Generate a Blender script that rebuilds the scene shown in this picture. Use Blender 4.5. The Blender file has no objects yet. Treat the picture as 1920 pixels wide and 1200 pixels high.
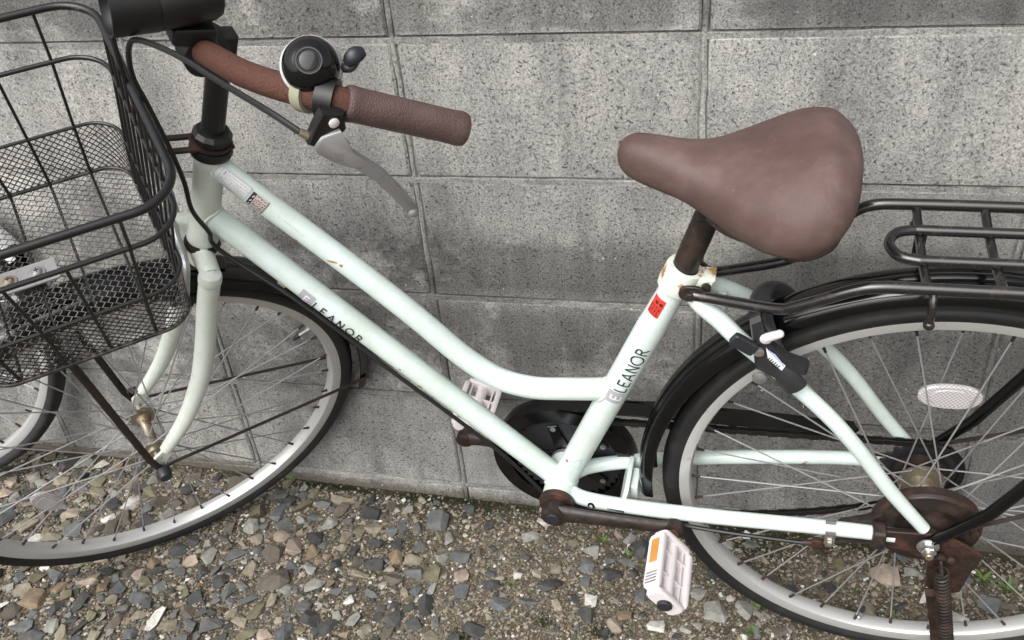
import bpy, bmesh, math, random
import numpy as np
from mathutils import Vector, Matrix
R = math.radians
sc = bpy.context.scene
col = sc.collection
rnd = random.Random(7)

# ------------------------------------------------------------------ camera
CAM = Vector((.45461, -1.15495, 1.18988))
PITCH, YAW, ROLL = .60186, -.28185, -.1097
fw = Vector((math.sin(YAW)*math.cos(PITCH), math.cos(YAW)*math.cos(PITCH), -math.sin(PITCH)))
rt = Vector((math.cos(YAW), -math.sin(YAW), 0)); upv = rt.cross(fw)
r2 = rt*math.cos(ROLL) + upv*math.sin(ROLL); u2 = upv*math.cos(ROLL) - rt*math.sin(ROLL)
cd = bpy.data.cameras.new('camera'); cam = bpy.data.objects.new('camera', cd); col.objects.link(cam)
M = Matrix((r2, u2, -fw)).transposed().to_4x4(); M.translation = CAM
cam.matrix_world = M
cd.sensor_fit = 'HORIZONTAL'; cd.sensor_width = 36; cd.lens = 1789.9/1920*36
cd.clip_start = .02; cd.clip_end = 400
sc.camera = cam

# ------------------------------------------------------------------ light: overcast daylight
SUN_EL, SUN_AZ = R(50), R(200)          # azimuth clockwise from +Y (the wall side)
w = bpy.data.worlds.new('World'); sc.world = w; w.use_nodes = True
nt = w.node_tree; nt.nodes.clear()
sky = nt.nodes.new('ShaderNodeTexSky'); sky.sky_type = 'NISHITA'; sky.sun_disc = False
sky.sun_elevation = SUN_EL; sky.sun_rotation = SUN_AZ; sky.air_density = 1.0; sky.dust_density = 6.0; sky.ozone_density = 1
hs = nt.nodes.new('ShaderNodeHueSaturation'); hs.inputs['Saturation'].default_value = .18
bg = nt.nodes.new('ShaderNodeBackground'); bg.inputs['Strength'].default_value = .15
wo = nt.nodes.new('ShaderNodeOutputWorld')
nt.links.new(sky.outputs[0], hs.inputs['Color']); nt.links.new(hs.outputs[0], bg.inputs['Color']); nt.links.new(bg.outputs[0], wo.inputs[0])
sd = bpy.data.lights.new('sun', 'SUN'); sd.energy = 1.4; sd.angle = R(70); sd.color = (1, .985, .96)
sun = bpy.data.objects.new('sun', sd); col.objects.link(sun)
sdir = Vector((math.sin(SUN_AZ)*math.cos(SUN_EL), math.cos(SUN_AZ)*math.cos(SUN_EL), math.sin(SUN_EL)))
sun.rotation_euler = sdir.to_track_quat('Z', 'Y').to_euler(); sun.location = (0, -3, 5)
vs = sc.view_settings
vs.view_transform = 'Standard'; vs.look = 'None'; vs.gamma = 1; vs.use_curve_mapping = False; vs.exposure = 0.46
sc.render.engine = 'CYCLES'
sc.cycles.use_denoising = True
sc.cycles.max_bounces = 6

# ------------------------------------------------------------------ materials
def mat(name, base=(.5, .5, .5), rough=.5, metal=0., coat=0., spec=.5):
    m = bpy.data.materials.new(name); m.use_nodes = True
    b = m.node_tree.nodes['Principled BSDF']
    b.inputs['Base Color'].default_value = (*base, 1); b.inputs['Roughness'].default_value = rough
    b.inputs['Metallic'].default_value = metal; b.inputs['Coat Weight'].default_value = coat
    b.inputs['Specular IOR Level'].default_value = spec
    return m
class NT:
    def __init__(s, m): s.t = m.node_tree; s.b = s.t.nodes['Principled BSDF']; s._c = None
    def n(s, typ, **kw):
        x = s.t.nodes.new('ShaderNode'+typ)
        for k, val in kw.items():
            if k in x.inputs: x.inputs[k].default_value = val
            else: setattr(x, k, val)
        return x
    def l(s, a, b): s.t.links.new(a, b)
    def coord(s, which='Object'):
        return s.n('TexCoord').outputs[which]
    def geo(s): return s.n('NewGeometry').outputs['Position']
    def noise(s, vec, scale, detail=4, rough=.6, sc3=None):
        if sc3:
            mp = s.n('Mapping'); mp.inputs['Scale'].default_value = sc3; s.l(vec, mp.inputs['Vector']); vec = mp.outputs[0]
        x = s.n('TexNoise'); x.inputs['Scale'].default_value = scale; x.inputs['Detail'].default_value = detail; x.inputs['Roughness'].default_value = rough
        s.l(vec, x.inputs['Vector']); return x.outputs['Fac']
    def ramp(s, fac, stops):
        r = s.n('ValToRGB'); e = r.color_ramp.elements
        while len(e) < len(stops): e.new(.5)
        for i, (p, c) in enumerate(stops):
            e[i].position = p; e[i].color = (*c, 1) if not isinstance(c, (int, float)) else (c, c, c, 1)
        s.l(fac, r.inputs['Fac']); return r.outputs['Color']
    def mix(s, fac, a, b, mode='MIX'):
        x = s.n('Mix', data_type='RGBA', blend_type=mode)
        if isinstance(fac, (int, float)): x.inputs['Factor'].default_value = fac
        else: s.l(fac, x.inputs['Factor'])
        for i, val in ((6, a), (7, b)):
            if isinstance(val, (tuple, list)): x.inputs[i].default_value = (*val[:3], 1)
            else: s.l(val, x.inputs[i])
        return x.outputs[2]
    def math(s, op, a, b=0.):
        x = s.n('Math', operation=op)
        for i, val in ((0, a), (1, b)):
            if isinstance(val, (int, float)): x.inputs[i].default_value = val
            else: s.l(val, x.inputs[i])
        return x.outputs[0]
    def sep(s, vec):
        x = s.n('SeparateXYZ'); s.l(vec, x.inputs[0]); return x.outputs
    def bump(s, h, strength=.5, dist=.002):
        x = s.n('Bump'); x.inputs['Strength'].default_value = strength; x.inputs['Distance'].default_value = dist
        s.l(h, x.inputs['Height']); s.l(x.outputs[0], s.b.inputs['Normal'])
    def color(s, c): s.l(c, s.b.inputs['Base Color'])
    def rough(s, r): s.l(r, s.b.inputs['Roughness'])

def worn(name, base, rust, lo, hi, rough=.4, scale=60, metal=0., coat=0., bump=.15, rough2=.85):
    """a base colour with rust or dirt breaking through in patches"""
    m = mat(name, base, rough, metal, coat); k = NT(m); c = k.coord()
    f = k.noise(c, scale, 6, .65)
    f2_ = k.noise(c, scale*6, 3, .6)
    mask = k.ramp(f, [(lo, 0.), (hi, 1.)])
    rc = k.mix(f2_, tuple(x*.55 for x in rust), tuple(min(1, x*1.5) for x in rust))
    k.color(k.mix(mask, base, rc))
    k.rough(k.math('ADD', rough, k.math('MULTIPLY', mask, rough2-rough)))
    k.bump(k.math('ADD', k.math('MULTIPLY', mask, .6), k.math('MULTIPLY', f2_, .4)), bump, .001)
    return m
PAINT = (.67, .775, .745)
M_ = {}
M_['paint'] = worn('mint_white_paint', PAINT, (.30, .15, .06), .705, .735, .3, 34, bump=.08)
def grime(m, lo=.80):
    """dull patches, hairline dirt and tiny dark specks over the paint"""
    k = NT(m); l_ = k.b.inputs['Base Color'].links[0]; src = l_.from_socket; c = k.coord()
    n1 = k.noise(c, 11, 7, .72); n2_ = k.noise(c, 120, 4, .7); n3 = k.noise(c, 420, 2, .5)
    x = k.mix(1., src, k.ramp(n1, [(.36, (lo, lo*.985, lo*.93)), (.58, (1., 1., 1.))]), 'MULTIPLY')
    x = k.mix(k.math('MULTIPLY', k.ramp(n2_, [(.66, 0.), (.74, 1.)]), .35), x, (.38, .33, .24))
    x = k.mix(k.math('MULTIPLY', k.ramp(n3, [(.735, 0.), (.76, 1.)]), .6), x, (.12, .09, .06))
    k.color(x)
grime(M_['paint'], .86)
M_['paint_rusty'] = worn('rusty_mint_paint', (.70, .745, .66), (.34, .17, .06), .55, .64, .38, 45, bump=.15)
M_['dirty_paint'] = worn('dirty_mint_paint', (.685, .740, .685), (.20, .15, .09), .64, .82, .36, 40, bump=.08); grime(M_['dirty_paint'], .88)
M_['rust'] = worn('rust', (.075, .026, .016), (.150, .064, .040), .45, .66, .55, 480, metal=.1, bump=.9, rough2=.85)
M_['dark_rust'] = worn('dark_brown_rust', (.020, .0150, .0135), (.042, .024, .017), .44, .66, .40, 45, metal=.15, bump=.25, rough2=.75)
M_['red_rust'] = worn('red_rust', (.025, .0145, .0122), (.070, .027, .0155), .47, .68, .5, 38, metal=.1, bump=.35, rough2=.85)
M_['black_paint'] = worn('black_paint', (.003, .003, .0034), (.016, .013, .011), .70, .82, .15, 30, coat=0., bump=.02, rough2=.5)
M_['rack_metal'] = worn('worn_black_steel', (.013, .012, .012), (.035, .022, .017), .55, .70, .2, 60, metal=0., coat=.6, bump=.15, rough2=.6)
M_['chain'] = worn('shade_dark_rusty_chain', (.006, .005, .0045), (.024, .014, .010), .50, .70, .5, 60, bump=.2)  # rusty chain, its shade under the guard put into a near-black colour
M_['black_plastic'] = worn('black_plastic', (.0075, .0075, .008), (.018, .018, .018), .6, .75, .42, 90, bump=.05, rough2=.55)
M_['grey_plastic'] = worn('charcoal_plastic', (.024, .025, .028), (.05, .047, .044), .56, .75, .42, 50, bump=.06, rough2=.6)
M_['wire'] = worn('black_coated_wire', (.011, .011, .012), (.08, .045, .032), .62, .72, .33, 50, bump=.15, rough2=.7)
M_['mesh_wire'] = worn('rusty_black_mesh', (.030, .028, .028), (.13, .11, .10), .46, .66, .35, 40, metal=.5, bump=.1, rough2=.6)
M_['floor_wire'] = worn('grey_floor_mesh', (.10, .095, .092), (.20, .185, .175), .46, .66, .35, 40, metal=.5, bump=.1, rough2=.6)
M_['steel'] = worn('dull_zinc_steel', (.42, .42, .43), (.20, .12, .07), .60, .74, .35, 80, metal=.8, bump=.15)
M_['spoke'] = worn('spoke_steel', (.40, .40, .41), (.16, .11, .08), .60, .76, .38, 25, metal=.55, bump=.05)
M_['gold'] = worn('tarnished_hub', (.40, .36, .28), (.20, .12, .06), .50, .68, .35, 50, metal=.8, bump=.2)
M_['alloy'] = worn('grey_cast_alloy', (.30, .295, .30), (.17, .16, .15), .56, .75, .45, 60, metal=.35, bump=.2, rough2=.65)
M_['rim'] = worn('pale_alloy_rim', (.62, .62, .61), (.40, .36, .31), .62, .80, .32, 26, metal=.5, bump=.03, rough2=.5)
M_['rubber'] = worn('black_rubber', (.0085, .0085, .009), (.022, .021, .019), .50, .75, .6, 35, bump=.1)
M_['white_plastic'] = worn('dull_white_plastic', (.70, .65, .655), (.45, .40, .37), .60, .80, .42, 40, bump=.05)
M_['ink'] = mat('black_ink', (.015, .015, .017), .4)
M_['grey_ink'] = mat('grey_panel', (.40, .40, .44), .35)
M_['pale_sticker'] = mat('pale_sticker', (.68, .70, .69), .35)
M_['white_ink'] = mat('white_ink', (.78, .8, .8), .35)
M_['pink_sticker'] = mat('faded_pink_sticker', (.52, .43, .40), .45)
M_['red_sticker'] = mat('red_sticker', (.62, .05, .035), .4)
M_['blue_sticker'] = mat('pale_blue_sticker', (.45, .52, .72), .35)
M_['chip'] = mat('rust_chip', (.40, .19, .05), .8)
M_['amber'] = mat('amber_reflector', (.52, .23, .035), .25, coat=.5)
M_['cream'] = mat('cream_plastic', (.27, .265, .19), .6)
M_['dark_cap'] = mat('dark_cap', (.02, .02, .025), .45)
M_['blue_black'] = mat('blue_black_plastic', (.014, .016, .021), .4)
M_['silver_clip'] = worn('bright_steel_clip', (.62, .62, .62), (.3, .2, .12), .66, .76, .25, 60, metal=.9, bump=.1)
# glossy black bell dome
M_['bell_black'] = mat('glossy_black_dome', (.004, .004, .0045), .1, 0, 0.)
# clear reflector
m = mat('clear_reflector', (.92, .89, .89), .12, 0, .6); b_ = m.node_tree.nodes['Principled BSDF']; b_.inputs['Transmission Weight'].default_value = .3
k = NT(m); c = k.coord(); ch = k.n('TexChecker'); ch.inputs['Scale'].default_value = 420; k.l(c, ch.inputs['Vector']); k.bump(ch.outputs['Fac'], .6, .001); k.color(k.mix(ch.outputs['Fac'], (.50, .475, .48), (.80, .77, .77)))
M_['reflector'] = m
# grip: brown moulded rubber with pebbled bands
m = mat('brown_grip', (.125, .066, .055), .48); k = NT(m); c = k.coord()
f = k.noise(c, 700, 2, .5); g = k.noise(c, 26, 4, .6)
k.color(k.mix(k.ramp(g, [(.35, 0.), (.75, 1.)]), (.070, .041, .036), (.128, .080, .071))); k.bump(f, .9, .0015)
M_['grip'] = m
# saddle: brown vinyl, scuffed paler where it is sat on
m = mat('brown_vinyl', (.14, .078, .066), .6, spec=.4); k = NT(m); c = k.coord()
g = k.noise(c, 12, 6, .62); g2 = k.noise(c, 60, 5, .7, (1, 1, 1)); fine = k.noise(c, 900, 2, .5)
up_ = k.sep(k.n('NewGeometry').outputs['Normal'])[2]
scf = k.math('MULTIPLY', k.ramp(g, [(.40, 0.), (.66, 1.)]), k.ramp(g2, [(.30, .35), (.62, 1.)]))
k.color(k.mix(k.math('MULTIPLY', k.ramp(k.noise(c, 150, 5, .75), [(.60, 0.), (.74, 1.)]), .35), k.mix(scf, (.086, .051, .044), (.142, .092, .083)), (.24, .175, .162)))
k.rough(k.math('ADD', .46, k.math('MULTIPLY', g2, .25))); k.bump(k.math('ADD', k.math('MULTIPLY', fine, .5), k.math('MULTIPLY', g2, .7)), .22, .002)
M_['saddle'] = m

# concrete block: porous face, weather stains that run down the wall
def concrete(name, tone=1., seed=0., pores=1.):
    m = mat(name, (.3, .3, .29), .92, spec=.25); k = NT(m); P = k.geo()
    if seed:
        mp = k.n('Mapping'); mp.inputs['Location'].default_value = (seed, seed*.7, seed*1.3); k.l(P, mp.inputs['Vector']); P2 = mp.outputs[0]
    else: P2 = P
    grain = k.noise(P2, 380, 6, .85)
    pore = k.noise(P2, 210, 4, .70)
    blot = k.noise(P2, 5.5, 6, .62)
    streak = k.noise(P2, 1., 6, .65, (15, 15, 2.2))
    stain = k.noise(P2, 1., 7, .7, (4.2, 4.2, 6.))
    oi = k.n('ObjectInfo').outputs['Random']
    base = k.ramp(grain, [(.32, (.07, .069, .067)), (.42, (.26, .257, .250)), (.51, (.44, .436, .425)), (.60, (.58, .574, .557)), (.74, (.80, .796, .775))])
    base = k.mix(.85, base, k.ramp(blot, [(.28, (.68, .68, .69)), (.72, (1., .995, .97))]), 'MULTIPLY')
    base = k.mix(k.math('MULTIPLY', k.ramp(streak, [(.44, 0.), (.66, 1.)]), .55), base, k.mix(.9, base, (.36, .36, .37), 'MULTIPLY'))
    pale = k.noise(P2, 1., 6, .66, (5.5, 5.5, 1.3)); pt = k.noise(P2, 2.6, 8, .68)
    base = k.mix(.9, base, k.ramp(pt, [(.34, (.60, .60, .60)), (.50, (.92, .915, .90)), (.66, (1.22, 1.21, 1.17))]), 'MULTIPLY')
    base = k.mix(.8, base, k.ramp(pale, [(.40, (.80, .80, .81)), (.56, (1., 1., .99)), (.68, (1.28, 1.27, 1.24))]), 'MULTIPLY')
    zz = k.sep(P)[2]
    # black lichen bands: strongest on the top course and just above the joints of the lower courses
    band = k.n('ValToRGB'); e = band.color_ramp.elements
    for p, val in ((.0, .30), (.18, .40), (.205, .80), (.37, .92), (.395, .55), (.425, 1.), (.49, .95), (.53, .30), (.58, .08), (.80, .12), (.812, .85), (.9, .95)):
        x = e.new(p); x.color = (val,)*3+(1,)
    e.remove(e[0]); e.remove(e[-1])
    zs = k.math('ADD', zz, 0.); k.l(zs, band.inputs['Fac'])
    # the dark mask strengthens on the lower courses towards the right
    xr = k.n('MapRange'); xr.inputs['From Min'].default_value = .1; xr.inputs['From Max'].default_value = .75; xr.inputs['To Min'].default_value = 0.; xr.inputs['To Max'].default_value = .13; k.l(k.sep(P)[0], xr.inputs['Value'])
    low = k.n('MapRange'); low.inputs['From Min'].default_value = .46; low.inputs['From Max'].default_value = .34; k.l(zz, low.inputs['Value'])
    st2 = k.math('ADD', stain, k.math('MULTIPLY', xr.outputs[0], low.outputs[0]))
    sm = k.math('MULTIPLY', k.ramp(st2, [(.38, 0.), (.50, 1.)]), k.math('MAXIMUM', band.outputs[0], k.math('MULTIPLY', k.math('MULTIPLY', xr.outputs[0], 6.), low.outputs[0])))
    # one broad black stain low on a middle block, and a smaller one above it
    blob = 0.
    for (bx, bz, sx_, sz_) in ((.16, .452, .21, .050), (.045, .425, .08, .03), (.30, .93, .12, .09), (-.55, .50, .14, .10)):
        ex_ = k.math('POWER', k.math('DIVIDE', k.math('SUBTRACT', k.sep(P)[0], bx), sx_), 2.); ez_ = k.math('POWER', k.math('DIVIDE', k.math('SUBTRACT', zz, bz), sz_), 2.)
        v_ = k.math('SUBTRACT', 1., k.math('ADD', ex_, ez_)); blob = v_ if isinstance(blob, float) else k.math('MAXIMUM', blob, v_)
    bn_ = k.math('ADD', blob, k.math('MULTIPLY', k.math('SUBTRACT', k.noise(P, 16, 8, .72), .5), 3.2))
    sm = k.math('MAXIMUM', sm, k.math('MULTIPLY', k.ramp(bn_, [(.10, 0.), (.75, 1.)]), .85))
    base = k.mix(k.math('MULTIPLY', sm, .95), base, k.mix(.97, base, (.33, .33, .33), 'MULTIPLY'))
    # splashed dirt at the foot of the wall
    gx_ = k.n('MapRange'); gx_.inputs['From Min'].default_value = -.6; gx_.inputs['From Max'].default_value = .1; gx_.inputs['To Min'].default_value = .006; gx_.inputs['To Max'].default_value = .036; k.l(k.sep(P)[0], gx_.inputs['Value'])
    dz_ = k.math('ADD', k.math('ADD', zz, gx_.outputs[0]), k.math('MULTIPLY', k.math('SUBTRACT', k.noise(P, 22, 6, .7), .5), -.05))
    base = k.mix(k.math('MULTIPLY', k.ramp(dz_, [(.004, 1.), (.020, 0.)]), .8), base, (.075, .065, .045))
    pm = k.ramp(pore, [(.345, 1.), (.40, 0.)])
    base = k.mix(k.math('MULTIPLY', pm, .70*pores), base, (.035, .034, .032))
    wg = k.noise(P2, 130, 2, .5); wm = k.ramp(wg, [(.735, 0.), (.755, 1.)])
    base = k.mix(k.math('MULTIPLY', wm, .6), base, (.72, .71, .68))
    tv = k.n('MapRange'); tv.inputs['To Min'].default_value = .90*tone; tv.inputs['To Max'].default_value = 1.08*tone; k.l(oi, tv.inputs['Value'])
    cc = k.n('CombineColor'); [k.l(tv.outputs[0], cc.inputs[i]) for i in range(3)]
    base = k.mix(1., base, cc.outputs[0], 'MULTIPLY')
    k.color(base)
    h = k.math('SUBTRACT', k.math('ADD', k.math('MULTIPLY', grain, .55), k.math('MULTIPLY', blot, .3)), k.math('MULTIPLY', pm, .7))
    k.bump(h, .95, .0045)
    return m
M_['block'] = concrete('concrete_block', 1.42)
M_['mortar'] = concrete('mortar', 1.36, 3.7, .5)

# earth and stones
m = mat('damp_sandy_earth', (.2, .17, .12), .95, spec=.2); k = NT(m); P = k.geo()
g1 = k.noise(P, 260, 5, .75); g2 = k.noise(P, 8, 6, .6); g3 = k.noise(P, 900, 2, .6); g4 = k.noise(P, 3.2, 6, .65)
c1 = k.ramp(g1, [(.30, (.034, .028, .021)), (.44, (.11, .092, .068)), (.56, (.22, .188, .142)), (.74, (.43, .39, .32))])
c1 = k.mix(k.ramp(g2, [(.40, 0.), (.66, .75)]), c1, k.mix(1., c1, (.40, .37, .30), 'MULTIPLY'))
c1 = k.mix(k.ramp(g4, [(.56, 0.), (.70, .45)]), c1, (.042, .05, .018))
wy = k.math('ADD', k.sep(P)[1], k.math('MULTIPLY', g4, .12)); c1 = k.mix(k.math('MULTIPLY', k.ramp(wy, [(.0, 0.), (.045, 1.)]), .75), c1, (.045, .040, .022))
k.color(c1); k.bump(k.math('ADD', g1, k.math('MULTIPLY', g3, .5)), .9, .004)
M_['earth'] = m
PAL = {'k': (.052, .055, .057), 's': (.118, .125, .128), 'g': (.27, .27, .245), 't': (.265, .232, .175), 'o': (.22, .160, .105),
       'b': (.112, .094, .076), 'w': (.60, .585, .54), 'p': (.34, .275, .22), 'v': (.155, .142, .09)}
def stone_mat(name, rgb=None):
    m = mat(name, rgb or (.2, .2, .2), .85, spec=.3); k = NT(m); c = k.geo()
    n1 = k.noise(c, 110, 6, .7); n2_ = k.noise(c, 600, 3, .7); n3 = k.noise(c, 45, 4, .6)
    if rgb: src = k.mix(k.ramp(n3, [(.3, 0.), (.7, 1.)]), tuple(x*.72 for x in rgb), tuple(min(.85, x*1.22) for x in rgb))
    else:
        a = k.n('Attribute'); a.attribute_name = 'stone_colour'; src = a.outputs['Color']
    src = k.mix(.8, src, k.ramp(n1, [(.25, .55), (.5, .95), (.8, 1.35)]), 'MULTIPLY')
    src = k.mix(k.ramp(n2_, [(.66, 0.), (.8, .45)]), src, (.45, .42, .36))
    dust = k.noise(c, 28, 5, .65); src = k.mix(k.ramp(dust, [(.40, .03), (.70, .32)]), src, (.15, .135, .11))
    k.color(src); k.bump(k.math('ADD', n1, k.math('MULTIPLY', n2_, .5)), .5, .0025)
    return m
M_['gravel'] = stone_mat('mixed_gravel')
for kk, vv in PAL.items(): M_['st_'+kk] = stone_mat('stone_'+kk, vv)
M_['moss'] = mat('dark_moss', (.022, .034, .009), .95)
M_['leaf'] = mat('weed_leaf', (.075, .14, .028), .6); NT(M_['leaf']).b.inputs['Subsurface Weight'].default_value = 0.

# ------------------------------------------------------------------ mesh helpers
V = Vector
def cr(pts, n=6, closed=False):
    """Catmull-Rom through pts"""
    P = [V(p) for p in pts]; out = []; N = len(P)
    for i in range(N if closed else N-1):
        p1, p2 = P[i], P[(i+1) % N]
        p0 = P[i-1] if (i > 0 or closed) else p1+(p1-p2); p3 = P[(i+2) % N] if (i+2 < N or closed) else p2+(p2-p1)
        for j in range(n):
            t = j/n
            out.append(.5*((2*p1)+(p2-p0)*t+(2*p0-5*p1+4*p2-p3)*t*t+(3*p1-p0-3*p2+p3)*t**3))
    if not closed: out.append(P[-1].copy())
    return out
def perp(a):
    a = V(a).normalized(); t = V((0, 0, 1)) if abs(a.z) < .9 else V((1, 0, 0)); e = a.cross(t).normalized(); return e, a.cross(e).normalized()
class MB:
    def __init__(s): s.v = []; s.f = []; s.m = []
    def add(s, vs, fs, mi=0):
        o = len(s.v); s.v += [tuple(x) for x in vs]; s.f += [tuple(i+o for i in f) for f in fs]; s.m += [mi]*len(fs); return s
    def tube(s, pts, r, seg=12, cap=True, closed=False, mi=0, flat=None):
        P = [V(p) for p in pts]; n = len(P)
        rr = r if isinstance(r, (list, tuple)) else [r]*n
        if len(rr) != n: rr = [rr[0]+(rr[-1]-rr[0])*i/(n-1) for i in range(n)] if len(rr) == 2 else [np.interp(i/(n-1), np.linspace(0, 1, len(rr)), rr) for i in range(n)]
        T = []
        for i in range(n):
            a = P[i-1] if (i > 0 or closed) else P[i]; b = P[(i+1) % n] if (i < n-1 or closed) else P[i]
            T.append((b-a).normalized())
        e = perp(T[0])[0] if flat is None else (V(flat[0])-T[0]*V(flat[0]).dot(T[0])).normalized()
        vs = []
        for i in range(n):
            e = (e-T[i]*e.dot(T[i])).normalized(); g = T[i].cross(e)
            ka, kb = (1, 1) if flat is None else flat[1]
            for j in range(seg):
                a = 2*math.pi*j/seg; vs.append(P[i]+e*(math.cos(a)*rr[i]*ka)+g*(math.sin(a)*rr[i]*kb))
        fs = []
        for i in range(n if closed else n-1):
            k_ = (i+1) % n
            for j in range(seg): fs.append((i*seg+j, i*seg+(j+1) % seg, k_*seg+(j+1) % seg, k_*seg+j))
        if cap and not closed: fs += [tuple(range(seg-1, -1, -1)), tuple(range((n-1)*seg, n*seg))]
        return s.add(vs, fs, mi)
    def lathe(s, prof, o, ax, seg=32, mi=0, ref=None, a0=0., a1=2*math.pi, closedprof=False, cap=True):
        o = V(o); ax = V(ax).normalized()
        e = perp(ax)[0] if ref is None else (V(ref)-ax*V(ref).dot(ax)).normalized(); g = ax.cross(e)
        full = abs(a1-a0-2*math.pi) < 1e-6; na = seg if full else seg+1; n = len(prof); vs = []
        for i in range(na):
            a = a0+(a1-a0)*i/seg; d = e*math.cos(a)+g*math.sin(a)
            vs += [o+d*r+ax*h for r, h in prof]
        fs = []
        for i in range(seg):
            k_ = (i+1) % na
            for j in range(n if closedprof else n-1):
                j2 = (j+1) % n; fs.append((i*n+j, i*n+j2, k_*n+j2, k_*n+j))
        if full and cap and not closedprof:
            fs += [tuple(i*n for i in range(na)), tuple(i*n+n-1 for i in range(na-1, -1, -1))]
        if not full and closedprof: fs += [tuple(range(n)), tuple((na-1)*n+j for j in range(n-1, -1, -1))]
        return s.add(vs, fs, mi)
    def plate(s, poly, o, ex, ey, t, bev=.0008, mi=0):
        """poly (a,b) extruded by thickness t along ex x ey, centred on o"""
        o, ex, ey = V(o), V(ex).normalized(), V(ey).normalized(); ez = ex.cross(ey).normalized(); n = len(poly)
        cx = sum(p[0] for p in poly)/n; cy = sum(p[1] for p in poly)/n
        rad = max(math.hypot(p[0]-cx, p[1]-cy) for p in poly); kk = max(.3, 1-bev/rad*1.3)
        vs = []
        for z, q in ((-t/2, kk), (-t/2+bev, 1), (t/2-bev, 1), (t/2, kk)):
            vs += [o+ex*(cx+(a-cx)*q)+ey*(cy+(b-cy)*q)+ez*z for a, b in poly]
        fs = [tuple(range(n-1, -1, -1)), tuple(range(3*n, 4*n))]
        for l_ in range(3):
            for j in range(n): fs.append((l_*n+j, l_*n+(j+1) % n, (l_+1)*n+(j+1) % n, (l_+1)*n+j))
        return s.add(vs, fs, mi)
    def box(s, c, ex, ey, hx, hy, hz, bev=.001, rc=None, mi=0):
        rc = min(hx, hy)*.25 if rc is None else rc; poly = []
        for sx, sy, a0 in ((1, 1, 0), (-1, 1, 90), (-1, -1, 180), (1, -1, 270)):
            for q in range(4):
                a = R(a0+q*30); poly.append((sx*(hx-rc)+rc*math.cos(a), sy*(hy-rc)+rc*math.sin(a)))
        return s.plate(poly, c, ex, ey, hz*2, bev, mi)
    def ball(s, c, r, seg=12, mi=0):
        prof = [(r*math.sin(math.pi*i/8)+1e-5, -r*math.cos(math.pi*i/8)) for i in range(9)]
        return s.lathe(prof, c, (0, 0, 1), seg, mi)
    def build(s, name, mats, parent=None, loc=None, smooth=35, kind=None):
        me = bpy.data.meshes.new(name); me.from_pydata(s.v, [], s.f)
        mats = mats if isinstance(mats, (list, tuple)) else [mats]
        for q in mats: me.materials.append(M_[q] if isinstance(q, str) else q)
        me.polygons.foreach_set('material_index', s.m)
        bm = bmesh.new(); bm.from_mesh(me); bmesh.ops.recalc_face_normals(bm, faces=bm.faces); bm.to_mesh(me); bm.free()
        if smooth: me.polygons.foreach_set('use_smooth', [True]*len(me.polygons)); me.set_sharp_from_angle(angle=R(smooth))
        me.update()
        return link(name, me, parent, loc, kind)
def link(name, data, parent=None, loc=None, kind=None):
    o = bpy.data.objects.new(name, data); col.objects.link(o)
    if parent: o.parent = parent
    if loc is not None: o.location = loc
    if kind: o['kind'] = kind
    return o
def tag(o, label=None, cat=None, group=None, kind=None):
    for k_, x in (('label', label), ('category', cat), ('group', group), ('kind', kind)):
        if x: o[k_] = x
    return o

# ------------------------------------------------------------------ ground
def zg(x, y):
    z = float(np.interp(x, [-.8, -.4, 0, .75], [-.014, -.0215, -.036, -.041]))
    return z + .004*math.sin(x*9+1.3)*math.sin(y*11+.4)
def axis(lo, hi, st, far):
    a = list(np.arange(lo, hi+1e-6, st)); k_ = st
    out = [a[-1]]
    while out[-1] < far: k_ *= 1.6; out.append(out[-1]+k_)
    pre = [a[0]]; k_ = st
    while pre[-1] > -far: k_ *= 1.6; pre.append(pre[-1]-k_)
    return pre[:0:-1]+a+out[1:]
xs = axis(-1.45, 1.55, .012, 60); ys = axis(-.95, .06, .012, 60)
gm = MB(); rr_ = random.Random(3)
for y in ys:
    for x in xs: gm.v.append((x, y, zg(x, y)+rr_.uniform(-.0016, .0016)))
nx = len(xs)
gm.f = [(j*nx+i, j*nx+i+1, (j+1)*nx+i+1, (j+1)*nx+i) for j in range(len(ys)-1) for i in range(nx-1)]; gm.m = [0]*len(gm.f)
ground = gm.build('ground', 'earth', smooth=180); tag(ground, 'sandy earth covered with loose grey and tan gravel', kind='structure')

# ------------------------------------------------------------------ block wall
wall = link('block_wall', None); wall.location = (0, 0, -.2)
tag(wall, 'grey weathered concrete block wall with mortar joints behind the bicycle', 'wall')
bm_ = MB(); J = .005; T = .1
bw, bh = .4-2*J, .2-2*J; be = .0028
poly = []
for (cx, cy, a0) in ((bw/2-be, bh/2-be, 0), (-bw/2+be, bh/2-be, 90), (-bw/2+be, -bh/2+be, 180), (bw/2-be, -bh/2+be, 270)):
    for q in range(3):
        a = R(a0+q*45); poly.append((cx+be*math.cos(a), cy+be*math.sin(a)))
bm_.plate(poly, (0, T/2, 0), (1, 0, 0), (0, 0, 1), T, be)
bo = None; br = random.Random(5)
for j in range(-1, 6):
    for i in range(-4, 7):
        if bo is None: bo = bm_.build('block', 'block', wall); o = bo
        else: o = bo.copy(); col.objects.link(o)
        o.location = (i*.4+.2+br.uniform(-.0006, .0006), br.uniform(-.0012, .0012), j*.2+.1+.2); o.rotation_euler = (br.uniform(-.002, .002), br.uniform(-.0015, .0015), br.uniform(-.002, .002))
mm = MB(); mm.box((.6, .0550, .7), (1, 0, 0), (0, 0, 1), 2.195, .698, .0490, .001, .001); mm.build('mortar', 'mortar', wall)
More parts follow.
